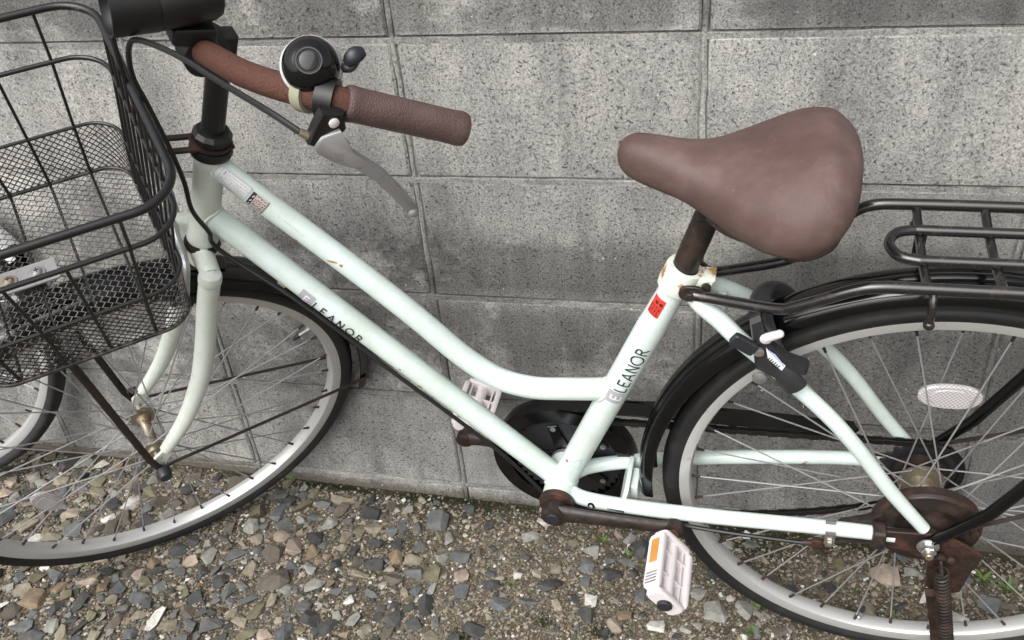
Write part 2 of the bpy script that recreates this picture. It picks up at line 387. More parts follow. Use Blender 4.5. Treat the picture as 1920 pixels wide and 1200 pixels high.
# raised tooled ribs left in the upright joints 
for i in range(-3, 7):
    q = MB(); rb = random.Random(40+i)
    pts = [(i*.4+rb.uniform(-.0012, .0012), .0040+rb.uniform(-.0007, .0007), z_) for z_ in np.arange(.01, 1.39, .03)]
    q.tube(pts, [.0042+rb.uniform(-.0007, .0006) for _ in pts], 8); q.build('upright_joint', 'mortar', wall)
for j in range(0, 6):      # bed joints: flush mortar with a dark gap left under the upper block
    q = MB(); rb = random.Random(80+j); xs_b = list(np.arange(-1.59, 2.8, .03))
    lo_ = [(x_, -.0062) for x_ in xs_b]; hi_ = [(x_, .0026+rb.uniform(-.0009, .0009)) for x_ in xs_b]; n_b = len(xs_b)
    vs_b = []
    for (xa, za), (xb, zb) in zip(lo_, hi_): yb = .0008+rb.uniform(-.0005, .0005); vs_b += [(xa, yb+.0006, .2+j*.2+za), (xb, yb, .2+j*.2+zb-.0008), (xb, yb+.0012, .2+j*.2+zb), (xb, .012, .2+j*.2+zb)]
    q.add(vs_b, [(4*i_+c_, 4*i_+4+c_, 4*i_+5+c_, 4*i_+1+c_) for i_ in range(n_b-1) for c_ in range(3)]); q.build('bed_joint', 'mortar', wall, smooth=60)
# ------------------------------------------------------------------ stones
sr = random.Random(21)
def stone_mesh(rng, n=18, flat=.55, ang=1.):
    bm = bmesh.new()
    for _ in range(n):
        d = V((rng.gauss(0, 1), rng.gauss(0, 1), rng.gauss(0, 1))).normalized()
        d = V((math.copysign(abs(d.x)**.75, d.x), math.copysign(abs(d.y)**.75, d.y), math.copysign(abs(d.z)**.7, d.z)))*rng.uniform(.82, 1.05)
        bm.verts.new((d.x*.5, d.y*.5, d.z*.5*flat))
    r_ = bmesh.ops.convex_hull(bm, input=bm.verts)
    dead = [g for g in r_['geom_interior']+r_['geom_unused'] if isinstance(g, bmesh.types.BMVert)]
    bmesh.ops.delete(bm, geom=list(set(dead)), context='VERTS')
    vs = [vv.co.copy() for vv in bm.verts]; bm.verts.index_update(); fs = [tuple(x.index for x in f.verts) for f in bm.faces]; bm.free()
    mx = max(abs(a.x) for a in vs)*2, max(abs(a.y) for a in vs)*2
    return [V((a.x/mx[0], a.y/mx[1], a.z)) for a in vs], fs
PROTO = [stone_mesh(sr, sr.choice((10, 12, 15)), sr.uniform(.4, .75)) for _ in range(26)]
stone_me = {}
def stone_data(pi, key):
    if (pi, key) not in stone_me:
        me = bpy.data.meshes.new('stone'); vs, fs = PROTO[pi]
        me.from_pydata([tuple(a) for a in vs], [], fs); me.materials.append(M_['st_'+key]); me.update(); stone_me[(pi, key)] = me
    return stone_me[(pi, key)]
STONES = "-0.036,-0.064,0.048,0.047,s;0.022,-0.132,0.043,0.033,s;-0.002,-0.235,0.036,0.047,k;-0.055,-0.151,0.036,0.028,t;-0.13,-0.252,0.028,0.025,w;-0.218,-0.202,0.027,0.023,g;-0.261,-0.164,0.032,0.044,p;-0.291,-0.192,0.04,0.055,b;-0.277,-0.244,0.083,0.04,b;-0.257,-0.275,0.024,0.028,t;-0.355,-0.199,0.047,0.033,s;-0.21,-0.33,0.031,0.047,s;-0.172,-0.338,0.029,0.018,w;-0.2,-0.279,0.032,0.034,s;-0.176,-0.293,0.042,0.034,k;-0.115,-0.173,0.044,0.031,k;-0.084,-0.152,0.027,0.031,o;-0.005,-0.095,0.022,0.032,g;-0.16,-0.064,0.042,0.035,k;-0.315,-0.061,0.032,0.037,k;-0.322,-0.093,0.027,0.046,s;-0.363,-0.092,0.048,0.055,v;-0.098,-0.229,0.033,0.02,s;-0.051,-0.272,0.034,0.037,k;-0.236,-0.138,0.032,0.039,k;-0.129,-0.132,0.041,0.03,k;-0.402,-0.205,0.027,0.043,g;-0.393,-0.167,0.057,0.021,k;-0.362,-0.137,0.042,0.033,g;-0.338,-0.157,0.037,0.025,t;-0.506,-0.26,0.024,0.028,p;-0.493,-0.235,0.03,0.025,o;-0.435,-0.249,0.031,0.033,s;-0.454,-0.229,0.02,0.023,s;-0.372,-0.235,0.021,0.029,s;-0.609,-0.107,0.033,0.053,w;-0.484,-0.092,0.048,0.045,b;-0.528,-0.124,0.027,0.032,g;-0.69,-0.325,0.049,0.029,t;-0.651,-0.34,0.046,0.043,o;-0.567,-0.336,0.026,0.049,k;-0.526,-0.294,0.035,0.033,s;-0.553,-0.296,0.025,0.03,o;-0.4,-0.349,0.032,0.03,t;-0.456,-0.375,0.032,0.028,s;-0.59,-0.385,0.03,0.03,g;-0.534,-0.404,0.038,0.026,s;-0.512,-0.389,0.025,0.029,t;-0.71,-0.208,0.038,0.028,t;-0.637,-0.209,0.033,0.035,g;-0.569,-0.176,0.039,0.04,v;-0.614,-0.169,0.03,0.036,b;-0.761,-0.028,0.041,0.043,g;-0.794,-0.033,0.047,0.05,k;-0.704,-0.065,0.038,0.036,v;-0.746,-0.064,0.03,0.041,k;-0.693,-0.026,0.027,0.042,o;-0.783,-0.075,0.035,0.037,t;-0.641,-0.065,0.028,0.045,t;-0.425,-0.038,0.049,0.052,b;0.186,-0.134,0.023,0.024,t;0.252,-0.191,0.025,0.023,w;0.205,-0.207,0.029,0.025,p;0.249,-0.222,0.03,0.034,k;0.281,-0.135,0.036,0.031,k;0.316,-0.081,0.037,0.045,k;0.112,-0.216,0.042,0.026,s;0.155,-0.206,0.038,0.02,s;0.311,-0.21,0.03,0.027,o;0.296,-0.233,0.028,0.031,t;0.36,-0.223,0.031,0.03,w;0.331,-0.174,0.023,0.026,s;0.158,-0.149,0.019,0.021,t;0.446,-0.186,0.041,0.037,g;0.487,-0.175,0.034,0.04,g;0.468,-0.155,0.018,0.011,w;0.699,-0.07,0.052,0.046,p;0.741,-0.059,0.029,0.024,g;0.403,-0.225,0.021,0.015,g;0.421,-0.214,0.016,0.016,g;0.481,-0.08,0.028,0.024,k;0.533,-0.109,0.021,0.023,k"
WHEEL_SPOTS = [(-.44, -.245, -.20, -.02), (.69, -.26, .69, -.26)]
placed = []           # x, y, radius
def on_tyre(x, y, r):
    for (cx, cy, dx, dy, hl) in ((-.4666, -.1546, .7467, .6652, .11), (.6928, -.1899, 1, -.02, .11)):
        u_, v_ = (x-cx)*dx+(y-cy)*dy, -(x-cx)*dy+(y-cy)*dx
        if abs(u_) < hl and abs(v_) < .020+r*.8: return True
    return False
for t_ in STONES.split(';'):
    a = t_.split(','); x, y, sx, sy = map(float, a[:4])
    if on_tyre(x, y, .3*min(sx, sy)): continue
    o = link('stone', stone_data(sr.randrange(26), a[4]), ground)
    hz = min(sx, sy)*sr.uniform(.62, .85)
    o.scale = (sx*.93, sy*.93, hz); o.location = (x, y, zg(x, y)+hz*.12); o.rotation_euler = (sr.uniform(-.3, .3), sr.uniform(-.3, .3), sr.uniform(-.3, .3)+sr.choice((0, math.pi)))
    placed.append((x, y, math.sqrt(sx*sy)*.47))
def dens(x, y):
    """how thickly the gravel lies: dense on the left, thin sandy earth on the right and along the wall"""
    d = float(np.interp(x, [-.5, -.28, -.10, .05, .2, .5, .9], [.75, .50, .20, .07, .03, .014, .010]))
    if y > -.03: d *= .35 if x > -.4 else .8
    n_ = math.sin(x*13+2)*math.sin(y*17+1)*.5+math.sin(x*31+y*23)*.25
    return max(0.05, min(1, d*(1+.5*n_)))
cell = {}
def near(x, y, r, k_=.92):
    ci, cj = int(x//.04), int(y//.04)
    for a in range(ci-1, ci+2):
        for b in range(cj-1, cj+2):
            for (px, py, pr) in cell.get((a, b), ()):
                if (x-px)**2+(y-py)**2 < ((r+pr)*k_)**2: return True
    return False
def put(x, y, r): cell.setdefault((int(x//.04), int(y//.04)), []).append((x, y, r))
for p in placed: put(*p)
KEYS = 'kkkkkksssssssggggttobbbbvvpw'
cand = []
for it in range(150000):
    f_ = it/150000; r = .5*(.028*(1-f_)**3.0+.0042)*sr.uniform(.8, 1.15)
    x = sr.uniform(-1.4, 1.5); y = -.012-sr.random()*1.0
    if y < -.55 and sr.random() < (-.55-y)/.42: continue
    if y > -r-.004: continue
    if sr.random() > dens(x, y): continue
    if near(x, y, r, .90) or on_tyre(x, y, r): continue
    put(x, y, r); cand.append((x, y, r))
def in_view(p):
    d = V((p[0], p[1], -.03))-CAM; z_ = d.dot(fw); return abs(d.dot(r2)/z_) < .55 and abs(d.dot(u2)/z_) < .345
vis = sorted([p for p in cand if in_view(p)], key=lambda p: -p[2]); nb = 296-len(placed)
for (x, y, r) in vis[:nb]:
    o = link('stone', stone_data(sr.randrange(26), sr.choice(KEYS)), ground); asp = sr.uniform(.75, 1.35)
    hz = 2*r*sr.uniform(.5, .85); o.scale = (2.1*r*asp, 2.1*r/asp, hz); o.location = (x, y, zg(x, y)+hz*.10); o.rotation_euler = (sr.uniform(-.3, .3), sr.uniform(-.3, .3), sr.uniform(0, 6.28))
def scatter(name, items, kinds, label):
    vs, fs, cs = [], [], []
    for (x, y, r, key, dz) in items:
        pv, pf = PROTO[sr.randrange(26)] if r > .0028 else TINY[sr.randrange(len(TINY))]
        asp = sr.uniform(.78, 1.3); a = sr.uniform(0, 6.28); ca, sa = math.cos(a), math.sin(a); b = sr.uniform(-.35, .35); o_ = len(vs)
        z0 = zg(x, y)+r*dz; kz = 2*r*sr.uniform(.55, .95)
        for p in pv:
            X, Y, Z = p.x*2*r*asp, p.y*2*r/asp, p.z*kz
            Z += X*b; vs.append((x+X*ca-Y*sa, y+X*sa+Y*ca, z0+Z))
        c0 = PAL[key]; q = sr.uniform(.72, 1.25); c = (c0[0]*q*sr.uniform(.93, 1.07), c0[1]*q, c0[2]*q*sr.uniform(.93, 1.07), 1)
        for f in pf: fs.append(tuple(i+o_ for i in f)); cs += [c]*len(f)
    me = bpy.data.meshes.new(name); me.from_pydata(vs, [], fs); me.materials.append(M_['gravel'])
    at = me.color_attributes.new('stone_colour', 'FLOAT_COLOR', 'CORNER'); at.data.foreach_set('color', np.array(cs, dtype=np.float32).ravel()); me.update()
    o = link(name, me, ground, kind='stuff'); o['label'] = label; return o
TINY = [stone_mesh(sr, 7, .8) for _ in range(8)]
rest = set(vis[nb:]) | {p for p in cand if not in_view(p)}
scatter('gravel', [(x, y, r, sr.choice(KEYS), .25) for x, y, r in rest], 0, 'loose small gravel lying between the larger stones')
grit = []
for _ in range(140000):
    x = sr.uniform(-1.3, 1.4); y = -.004-sr.random()*.85
    if not in_view((x, y)) and sr.random() > .25: continue
    if y > -.02 and sr.random() > .4: continue
    grit.append((x, y, (.0011+.0021*sr.random()**2)*(1 if sr.random() > .12 else 1.5), sr.choice('tttttppgwobsvtpbbt'), .4))
scatter('grit', grit, 0, 'fine pale grit strewn over the earth')

# moss along the foot of the wall and in patches
mo = MB(); mr = random.Random(9)
spots = [(-.085, -.012, .05, .012, 90), (.07, -.282, .02, .014, 80), (.188, -.239, .018, .012, 60), (.28, -.247, .02, .015, 80), (.04, -.03, .03, .012, 50), (.15, -.012, .08, .010, 80), (.60, -.02, .16, .018, 200), (.83, -.05, .09, .03, 160), (-.25, -.012, .09, .009, 170), (.0, -.008, .10, .008, 160), (.28, -.008, .10, .008, 150), (.45, -.010, .10, .010, 140), (.75, -.012, .12, .012, 200), (-.40, -.012, .05, .01, 60), (.33, -.02, .07, .012, 90), (.50, -.05, .05, .02, 60)]
for (cx, cy, rx, ry, n_) in spots:
    for _ in range(n_*5):
        x = cx+mr.gauss(0, .5)*rx; y = min(-.002, cy+mr.gauss(0, .5)*ry); z = zg(x, y)+.0012; h = mr.uniform(.0015, .005); a = mr.uniform(0, 6.28); d = V((math.cos(a), math.sin(a), 0))
        b = V((x, y, z-.001)); tip = b+d*mr.uniform(.0005, .003)+V((0, 0, h)); sd_ = V((-d.y, d.x, 0))*mr.uniform(.0006, .0016)
        mo.add([b-sd_, b+sd_, tip], [(0, 1, 2)])
moss = mo.build('moss', 'moss', ground, smooth=None, kind='stuff'); moss['label'] = 'dark green moss in patches along the foot of the wall'
# small weeds
WEEDS = [(.256, -.064, .016, 'tiny weed with narrow leaves in the earth right of the crank axle'), (.299, -.090, .014, 'tiny weed growing beside a black stone under the crank arm'),
         (.121, -.173, .015, 'tiny weed with thin leaves among grit left of the near pedal'), (.507, -.166, .020, 'small bright weed touching the outside of the rear tyre'),
         (.504, -.211, .022, 'small weed at the bottom edge below the rear tyre'), (.704, -.142, .013, 'tiny pale weed framed by the spokes above the rear tyre valve'),
         (.877, -.071, .026, 'taller weed beside the wall at the right edge, seen through spokes'), (.845, -.058, .022, 'weed with looping stems right of the stand spring'), (.655, -.105, .012, 'tiny weed seedling seen left of the cream stone behind the spokes'),
         (-.338, -.006, .016, 'tiny green weed at the wall foot beside the front tyre')]
for (x, y, s_, lab) in WEEDS:
    wm_ = MB(); wr = random.Random(int(x*1000)+5)
    for i in range(wr.randint(7, 10)):
        a = wr.uniform(0, 6.28); d = V((math.cos(a), math.sin(a), 0)); L_ = s_*wr.uniform(.6, 1.15); wd = s_*wr.uniform(.08, .14); side = V((-d.y, d.x, 0))
        pts = [d*(L_*t)*.75+V((0, 0, L_*(1.0*t-.55*t*t))) for t in (0, .35, .7, 1)]
        vs = []
        for p, q in zip(pts, (.3, 1, .8, .06)): vs += [p-side*wd*q, p+V((0, 0, -wd*.3*q)), p+side*wd*q]
        wm_.add(vs, [(3*i_+j, 3*i_+j+1, 3*i_+j+4, 3*i_+j+3) for i_ in range(3) for j in range(2)])
    o = wm_.build('weed', 'leaf', loc=(x, y, zg(x, y)-.001), smooth=180)
    tag(o, lab, 'weed', 'small weeds in the gravel')

# ================================================================== the white bicycle
HUBZ = .322
C0 = V((.69219721, -.22205916, .28249146)); bu = V((.99979968, -.02001491, 0)); bn = V((-.01991466, -.9947921, -.09996037)); bv = V((-.0020007, -.09994035, .99499142))
bike = link('bicycle', None)
Mb = Matrix((bu, -bn, bv)).transposed().to_4x4(); Mb.translation = C0-bv*HUBZ
bike.matrix_world = Mb
tag(bike, 'pale mint white city bicycle with black front basket, standing in front of the block wall', 'bicycle')
# bike space: x rearward, y away from the viewer's side, z up; origin at the rear hub
OFF = V((0, 0, HUBZ))
def part(name, mb=None, mats=None, **kw): return mb.build(name, mats, bike, OFF, **kw) if mb else link(name, None, bike, OFF)
def sub(name, par, mb, mats, **kw): return mb.build(name, mats, par, **kw)
X, Y, Z = V((1, 0, 0)), V((0, 1, 0)), V((0, 0, 1))
# steering frame
HA, ST = .41811446, .77006567
Bp = V((-.89075199, 0, .35038379)); s_ = V((math.sin(HA), 0, math.cos(HA))); fd = V((-math.cos(HA), 0, math.sin(HA))); nl = V((0, -1, 0))
F2 = fd*math.cos(ST)+nl*math.sin(ST); N2 = nl*math.cos(ST)-fd*math.sin(ST)
def S(f, l, h): return Bp+F2*f+N2*l+s_*h
def tb(pts, r, seg=12, sm=0, **kw):
    q = MB(); q.tube(cr(pts, sm) if sm else pts, r, seg, **kw); return q

# ---- frame
fr = part('frame')
q = MB(); q.lathe([(.0185, .004), (.0195, .006), (.0195, .012), (.0178, .016), (.0178, .126), (.0195, .130), (.0195, .138), (.018, .1395)], Bp, s_, 32); sub('head_tube', fr, q, 'dirty_paint')
TTP = [(-.845, 0, .477), (-.8026, 0, .4295), (-.7492, 0, .3757), (-.6809, 0, .3057), (-.6275, 0, .2474), (-.5762, 0, .1865), (-.534, 0, .1515), (-.4899, 0, .1394), (-.4457, 0, .1415), (-.392, 0, .1475)]
TT = cr(TTP, 8)
sub('top_tube', fr, tb(TT, .0146, 24), 'paint')
DT0, DT1 = V((-.8728, 0, .400)), V((-.4685, 0, -.035))
sub('down_tube', fr, tb([DT0.lerp(DT1, t) for t in np.linspace(0, 1, 12)], .0157, 24), 'paint')
ST0, ST1 = V((-.4640, 0, -.041)), V((-.2975, 0, .3405))
sub('seat_tube', fr, tb([ST0.lerp(ST1, t) for t in (0, .2, .4, .6, .76, .785, .83, .9, .97)], [.0178, .0178, .0178, .0178, .0178, .0178, .0165, .0158, .0158, .0158][:9], 24), 'paint')
BBc = V((-.4645, 0, -.0420))
q = MB(); q.lathe([(.0215, -.035), (.0225, -.034), (.0225, .034), (.0215, .035)], BBc, Y, 28); sub('bottom_bracket_shell', fr, q, 'paint')
sd_ = (ST1-ST0).normalized()
q = MB(); q.lathe([(.0166, -.020), (.0205, -.018), (.0212, -.012), (.0212, .010), (.0200, .0135), (.0150, .0140), (.0148, .004)], ST1-sd_*.006, sd_, 32)
q.box(ST1+V((.0235, 0, -.010)), X, sd_, .009, .010, .013, .002); sub('seat_clamp', fr, q, 'paint_rusty')
q = MB(); q.lathe([(.004, -.019), (.0055, -.0185), (.0055, .0185), (.004, .019)], ST1+V((.026, 0, -.010)), Y, 12); sub('clamp_bolt', fr, q, 'dark_rust')
for sg in (-1, 1):
    cs = [(-.452, .016*sg, -.042), (-.425, .030*sg, -.038), (-.36, .041*sg, -.030), (-.252, .051*sg, -.0185), (-.117, .058*sg, -.0065), (-.036, .060*sg, -.004)]
    sub('chain_stay', fr, tb(cs, [.0105, .0105, .0102, .0098, .0095, .0092], 16, 5), 'paint')
    ss_ = [(-.283, .016*sg, .318), (-.2747, .022*sg, .311), (-.2548, .029*sg, .297), (-.2337, .038*sg, .280), (-.2068, .045*sg, .2595), (-.1773, .050*sg, .2345), (-.1325, .055*sg, .190), (-.0971, .058*sg, .1450), (-.0499, .060*sg, .0745), (-.006, .061*sg, .016)]
    sub('seat_stay', fr, tb(ss_, [.0105, .0105, .0105, .0103, .0098, .0095, .0092, .009, .0088, .0086, .0078], 16, 5), 'paint')
    q = MB(); q.plate([(-.062, -.010), (-.036, -.0125), (.012, -.012), (.018, .0), (.008, .014), (-.012, .030), (-.020, .026), (-.014, .010), (-.062, .006)], (0, .0605*sg, 0), X, Z, .005); sub('dropout', fr, q, 'dark_rust')
q = MB(); q.box((-.3735, 0, -.030), Y, V((.25, 0, 1)), .033, .022, .003, .001, .006); q.box((-.361, 0, -.029), Y, Z, .018, .012, .005, .001); sub('chain_stay_bridge', fr, q, 'paint')
q = MB(); q.tube([(-.255, -.03, .297), (-.255, .03, .297)], .006, 12); sub('seat_stay_bridge', fr, q, 'paint')
# weld beads where the tubes meet
def weld(a_, d_, r, o_, u_, R_, w_=.0022):
    a_, d_, o_, u_ = V(a_), V(d_).normalized(), V(o_), V(u_).normalized(); e, g = perp(d_); pts = []
    for i in range(28):
        th_ = 2*math.pi*i/28; p = a_+(e*math.cos(th_)+g*math.sin(th_))*r-o_
        p_ = p-u_*p.dot(u_); q_ = d_-u_*d_.dot(u_); A_, B_, C_ = q_.dot(q_), 2*p_.dot(q_), p_.dot(p_)-R_*R_; disc = B_*B_-4*A_*C_
        t_ = (-B_+math.sqrt(max(0, disc)))/(2*A_); pts.append(p+o_+d_*t_)
    q = MB(); q.tube(pts, [w_*(1+.18*math.sin(i*2.3)) for i in range(28)], 8, closed=True); sub('weld_bead', fr, q, 'dirty_paint')
weld(TT[0], TT[8]-TT[0], .0146, Bp, s_, .0178); weld(DT0, DT1-DT0, .0157, Bp, s_, .0178)
weld(TT[-1], TT[-9]-TT[-1], .0146, ST0, ST1-ST0, .0178); weld(BBc, DT0-DT1, .0157, BBc, Y, .0225); weld(BBc, ST1-ST0, .0178, BBc, Y, .0225)
for (x, z) in ((-.7935, .2953), (-.6320, .1191), (-.565, .047)):
    q = MB(); q.box((x, -.006, z), (DT1-DT0), Y, .006, .004, .0035, .0008); sub('cable_guide', fr, q, 'cream')

# ---- curved decals on tubes: strokes laid on the tube's skin
class Skin:
    """lays (t along, c around) onto a straight tube; t in metres from p0, c in metres around from the side facing -y"""
    def __init__(s, p0, p1, r, lift=.00045): s.p0 = V(p0); s.d = (V(p1)-V(p0)).normalized(); s.a = (-Y-s.d*(-Y).dot(s.d)).normalized(); s.b = s.d.cross(s.a).normalized(); s.r = r; s.lift = lift; s.b = s.b if s.b.z > 0 else -s.b
    def P(s, t, c, k_=1.): a = c/s.r; return s.p0+s.d*t+(s.a*math.cos(a)+s.b*math.sin(a))*(s.r+s.lift*k_)
    def patch(s, q, t0, t1, c0, c1, k_=1., mi=0, nt=6, nc=8, rc=0):
        vs = []
        for i in range(nt+1):
            for j in range(nc+1):
                tt, cc = t0+(t1-t0)*i/nt, c0+(c1-c0)*j/nc; vs.append(s.P(tt, cc, k_))
        q.add(vs, [(i*(nc+1)+j, (i+1)*(nc+1)+j, (i+1)*(nc+1)+j+1, i*(nc+1)+j+1) for i in range(nt) for j in range(nc)], mi)
    def stroke(s, q, pts, wd, k_=2., mi=0, n=6):
        P = []
        for a, b in zip(pts[:-1], pts[1:]):
            for i in range(n): P.append((a[0]+(b[0]-a[0])*i/n, a[1]+(b[1]-a[1])*i/n))
        P.append(pts[-1]); vs = []
        for i, p in enumerate(P):
            a = P[max(0, i-1)]; b = P[min(len(P)-1, i+1)]; dx, dy = b[0]-a[0], b[1]-a[1]; L_ = math.hypot(dx, dy) or 1
            nx_, ny_ = -dy/L_*wd/2, dx/L_*wd/2; vs += [s.P(p[0]+nx_, p[1]+ny_, k_), s.P(p[0]-nx_, p[1]-ny_, k_)]
        q.add(vs, [(2*i, 2*i+1, 2*i+3, 2*i+2) for i in range(len(P)-1)], mi)
def oval(w_, h_, n=20): return [(w_/2+w_/2*math.cos(2*math.pi*i/n), h_/2+h_/2*math.sin(2*math.pi*i/n)) for i in range(n+1)]
def glyph(ch):
    """stroke letters in a 1-high box: (width, [polylines])"""
    return {'E': (.56, [[(.06, 0), (.06, 1)], [(.0, .96), (.56, .96)], [(.06, .52), (.50, .52)], [(.0, .04), (.56, .04)]]),
            'L': (.52, [[(.06, 0), (.06, 1)], [(.0, .04), (.52, .04)]]),
            'A': (.80, [[(.03, 0), (.40, 1)], [(.40, 1), (.77, 0)], [(.17, .34), (.63, .34)]]),
            'N': (.74, [[(.06, 0), (.06, 1)], [(.06, 1), (.68, 0)], [(.68, 0), (.68, 1)]]),
            'O': (.92, [oval(.92, 1.)]),
            'R': (.66, [[(.06, 0), (.06, 1)], [(.02, .96), (.34, .96), (.50, .89), (.55, .75), (.50, .61), (.34, .53), (.06, .53)], [(.30, .53), (.64, 0)]]),
            'G': (.86, [[(.80, .82), (.60, .97), (.36, .97), (.12, .80), (.04, .5), (.12, .2), (.36, .03), (.62, .03), (.80, .16), (.80, .46), (.5, .46)]])}[ch]
def word(sk, q, txt, t, c, h, wd, gap=.22, flip=1, k_=2., mi=0):
    for ch in txt:
        w_, ls = glyph(ch)
        for l_ in ls: sk.stroke(q, [(t+p[0]*h*flip, c+p[1]*h) for p in l_], wd, k_, mi)
        t += (w_+gap)*h*flip
    return t
# down tube name, reading from the head tube down to the crank
skD = Skin(DT0, DT1, .0157)
t0 = .153
q = MB(); skD.patch(q, t0, t0+.0205, -.0098, .0085); sub('name_panel', fr, q, 'grey_ink', smooth=180)
q = MB(); word(skD, q, 'E', t0+.0075, -.0075, .0112, .0020, k_=2); sub('name_initial', fr, q, 'white_ink', smooth=180)
q = MB(); word(skD, q, 'LEANOR', t0+.0225, -.0075, .0116, .0017, .46); sub('name_lettering', fr, q, 'ink', smooth=180)
# seat tube name, reading upward
skS = Skin(ST0, ST1, .0178)
t0 = .200
q = MB(); skS.patch(q, t0, t0+.020, -.0105, .0105); sub('name_panel', fr, q, 'grey_ink', smooth=180)
q = MB(); word(skS, q, 'E', t0+.0065, -.0085, .0135, .0021); sub('name_initial', fr, q, 'white_ink', smooth=180)
q = MB(); word(skS, q, 'LEANOR', t0+.0225, -.0095, .0150, .0018, .22); sub('name_lettering', fr, q, 'ink', smooth=180)
# stickers
def scrawl(sk, q, t0, t1, c0, c1, rows, rng, wd=.0007, mi=0, k_=2.2):
    for r_ in range(rows):
        cc = c0+(c1-c0)*(r_+.5)/rows; t = t0
        while t < t1:
            L_ = rng.uniform(.001, .004); hh = (c1-c0)/rows*.3
            sk.stroke(q, [(t, cc+rng.uniform(-hh, hh)), (min(t1, t+L_), cc+rng.uniform(-hh, hh))], wd, k_, mi, 2)
            if rng.random() < .5: sk.stroke(q, [(t+L_*.4, cc-hh), (t+L_*.5, cc+hh)], wd, k_, mi, 2)
            t += L_+rng.uniform(.0004, .0014)
skT = Skin((-.8287, 0, .4593), (-.7492, 0, .3757), .0146); rng = random.Random(4)
q = MB(); skT.patch(q, .004, .044, -.008, .014); sub('warning_sticker', fr, q, 'pale_sticker', smooth=180)
q = MB()
for a, b in (((.005, -.0075), (.043, -.0075)), ((.043, -.0075), (.043, .0135)), ((.043, .0135), (.005, .0135)), ((.005, .0135), (.005, -.0075)), ((.0125, -.0075), (.0125, .0135))): skT.stroke(q, [a, b], .0005)
for a, b in (((.0065, -.001), (.0115, -.001)), ((.0065, -.001), (.009, .0045)), ((.009, .0045), (.0115, -.001))): skT.stroke(q, [a, b], .0006)
skT.stroke(q, [(.009, .007), (.009, .012)], .0025); scrawl(skT, q, .0145, .041, -.006, .012, 6, rng, .0006)
sub('sticker_print', fr, q, 'grey_ink', smooth=180)
q = MB(); skT.patch(q, .046, .068, -.0125, .013); sub('warning_sticker', fr, q, 'pink_sticker', smooth=180)
q = MB(); skT.patch(q, .0465, .0515, -.012, .0125, 1.6); scrawl(skT, q, .053, .0665, -.011, .012, 7, rng, .0007)
for a, b in (((.0462, -.0125), (.068, -.0125)), ((.068, -.0125), (.068, .013))): skT.stroke(q, [a, b], .0007)
sub('sticker_print', fr, q, 'ink', smooth=180)
q = MB(); [skT.stroke(q, [(.0478+.0004*i, -.010+.0055*i), (.0502, -.0072+.0055*i)], .0011, 3) for i in range(4)]; sub('sticker_print', fr, q, 'white_ink', smooth=180)
q = MB()
for t_ in (.085, .094, .1, .109, .118): skT.stroke(q, [(t_, .0072), (t_+rng.uniform(.002, .007), .0068)], .0004)
sub('worn_print', fr, q, 'grey_ink', smooth=180)
skR = Skin(ST0, ST1, .0160)
q = MB(); skR.patch(q, .352, .379, .002, .019); sub('red_sticker', fr, q, 'red_sticker', smooth=180)
q = MB()
for (tt, cc) in ((.372, .0035), (.372, .0095)):
    for a, b in (((0, 0), (0, .0045)), ((-.0022, .001), (.0018, .001)), ((-.0022, .0035), (.0018, .0035)), ((-.002, .0022), (.002, .0022))): skR.stroke(q, [(tt+a[0], cc+a[1]), (tt+b[0], cc+b[1])], .0008, 2, 0, 2)
scrawl(skR, q, .354, .367, .003, .018, 4, rng, .0008); sub('sticker_print', fr, q, 'ink', smooth=180)
# small marks on the near chain stay
cs0, cs1 = V((-.425, -.0300, -.038)), V((-.36, -.041, -.030)); skC = Skin(cs0, cs1, .0108)
q = MB(); skC.stroke(q, [(.0115+.0032*math.cos(a), .001+.0032*math.sin(a)) for a in np.linspace(0, 6.2832, 21)], .0035, 1.2, n=1); skC.stroke(q, [(.0115+.0052*math.cos(a), .001+.0052*math.sin(a)) for a in np.linspace(0, 6.2832, 25)], .0008, 1.2, n=1); sub('round_mark', fr, q, 'ink', smooth=180)
q = MB(); word(skC, q, 'G', .0095, -.001, .004, .0009, k_=3); sub('round_mark_letter', fr, q, 'white_ink', smooth=180)
q = MB(); skC.patch(q, .034, .058, -.0018, .0022, 1.); sub('small_label', fr, q, 'ink', smooth=180)
q = MB(); scrawl(skC, q, .036, .056, -.001, .0014, 1, rng, .0005); sub('small_label_print', fr, q, 'white_ink', smooth=180)
skB = Skin(ST0, ST1, .0178); q = MB()
for a, b in (((.055, -.008), (.078, -.004)), ((.078, -.004), (.062, .009)), ((.062, .009), (.055, -.008))): skB.stroke(q, [a, b], .0005)
sub('faded_sticker', fr, q, 'grey_ink', smooth=180)
# rust chips in the paint
def chip(sk, t, c, w_, h_, sl=0):
    q = MB(); n = 9; rg = random.Random(int(t*9999)); vs = [sk.P(t, c, 1)]
    for i in range(n):
        a = 2*math.pi*i/n; rr = rg.uniform(.7, 1.15); x_ = w_*.8*math.cos(a)*rr; y_ = h_*.8*math.sin(a)*rr; vs.append(sk.P(t+x_, c+y_+sl*x_, .8))
    q.add(vs, [(0, i+1, (i+1) % n+1) for i in range(n)]); sub('rust_chip', fr, q, 'chip', smooth=180)
skT2 = Skin((-.7492, 0, .3757), (-.6809, 0, .3057), .0146)
for (sk, t, c, w_, h_, sl) in ((skT2, .0035, -.010, .004, .005, .4), (skT2, .052, .0015, .008, .0022, .55), (skT2, .063, .0045, .0035, .0026, 0), (skT2, .01, -.012, .005, .003, 0),
                               (skD, .352, -.006, .005, .003, .2), (skD, .315, -.002, .003, .002, 0), (skD, .42, -.009, .003, .003, 0), (skD, .245, -.013, .003, .002, 0), (skS, .06, .012, .004, .003, 0)):
    chip(sk, t, c, w_, h_, sl)

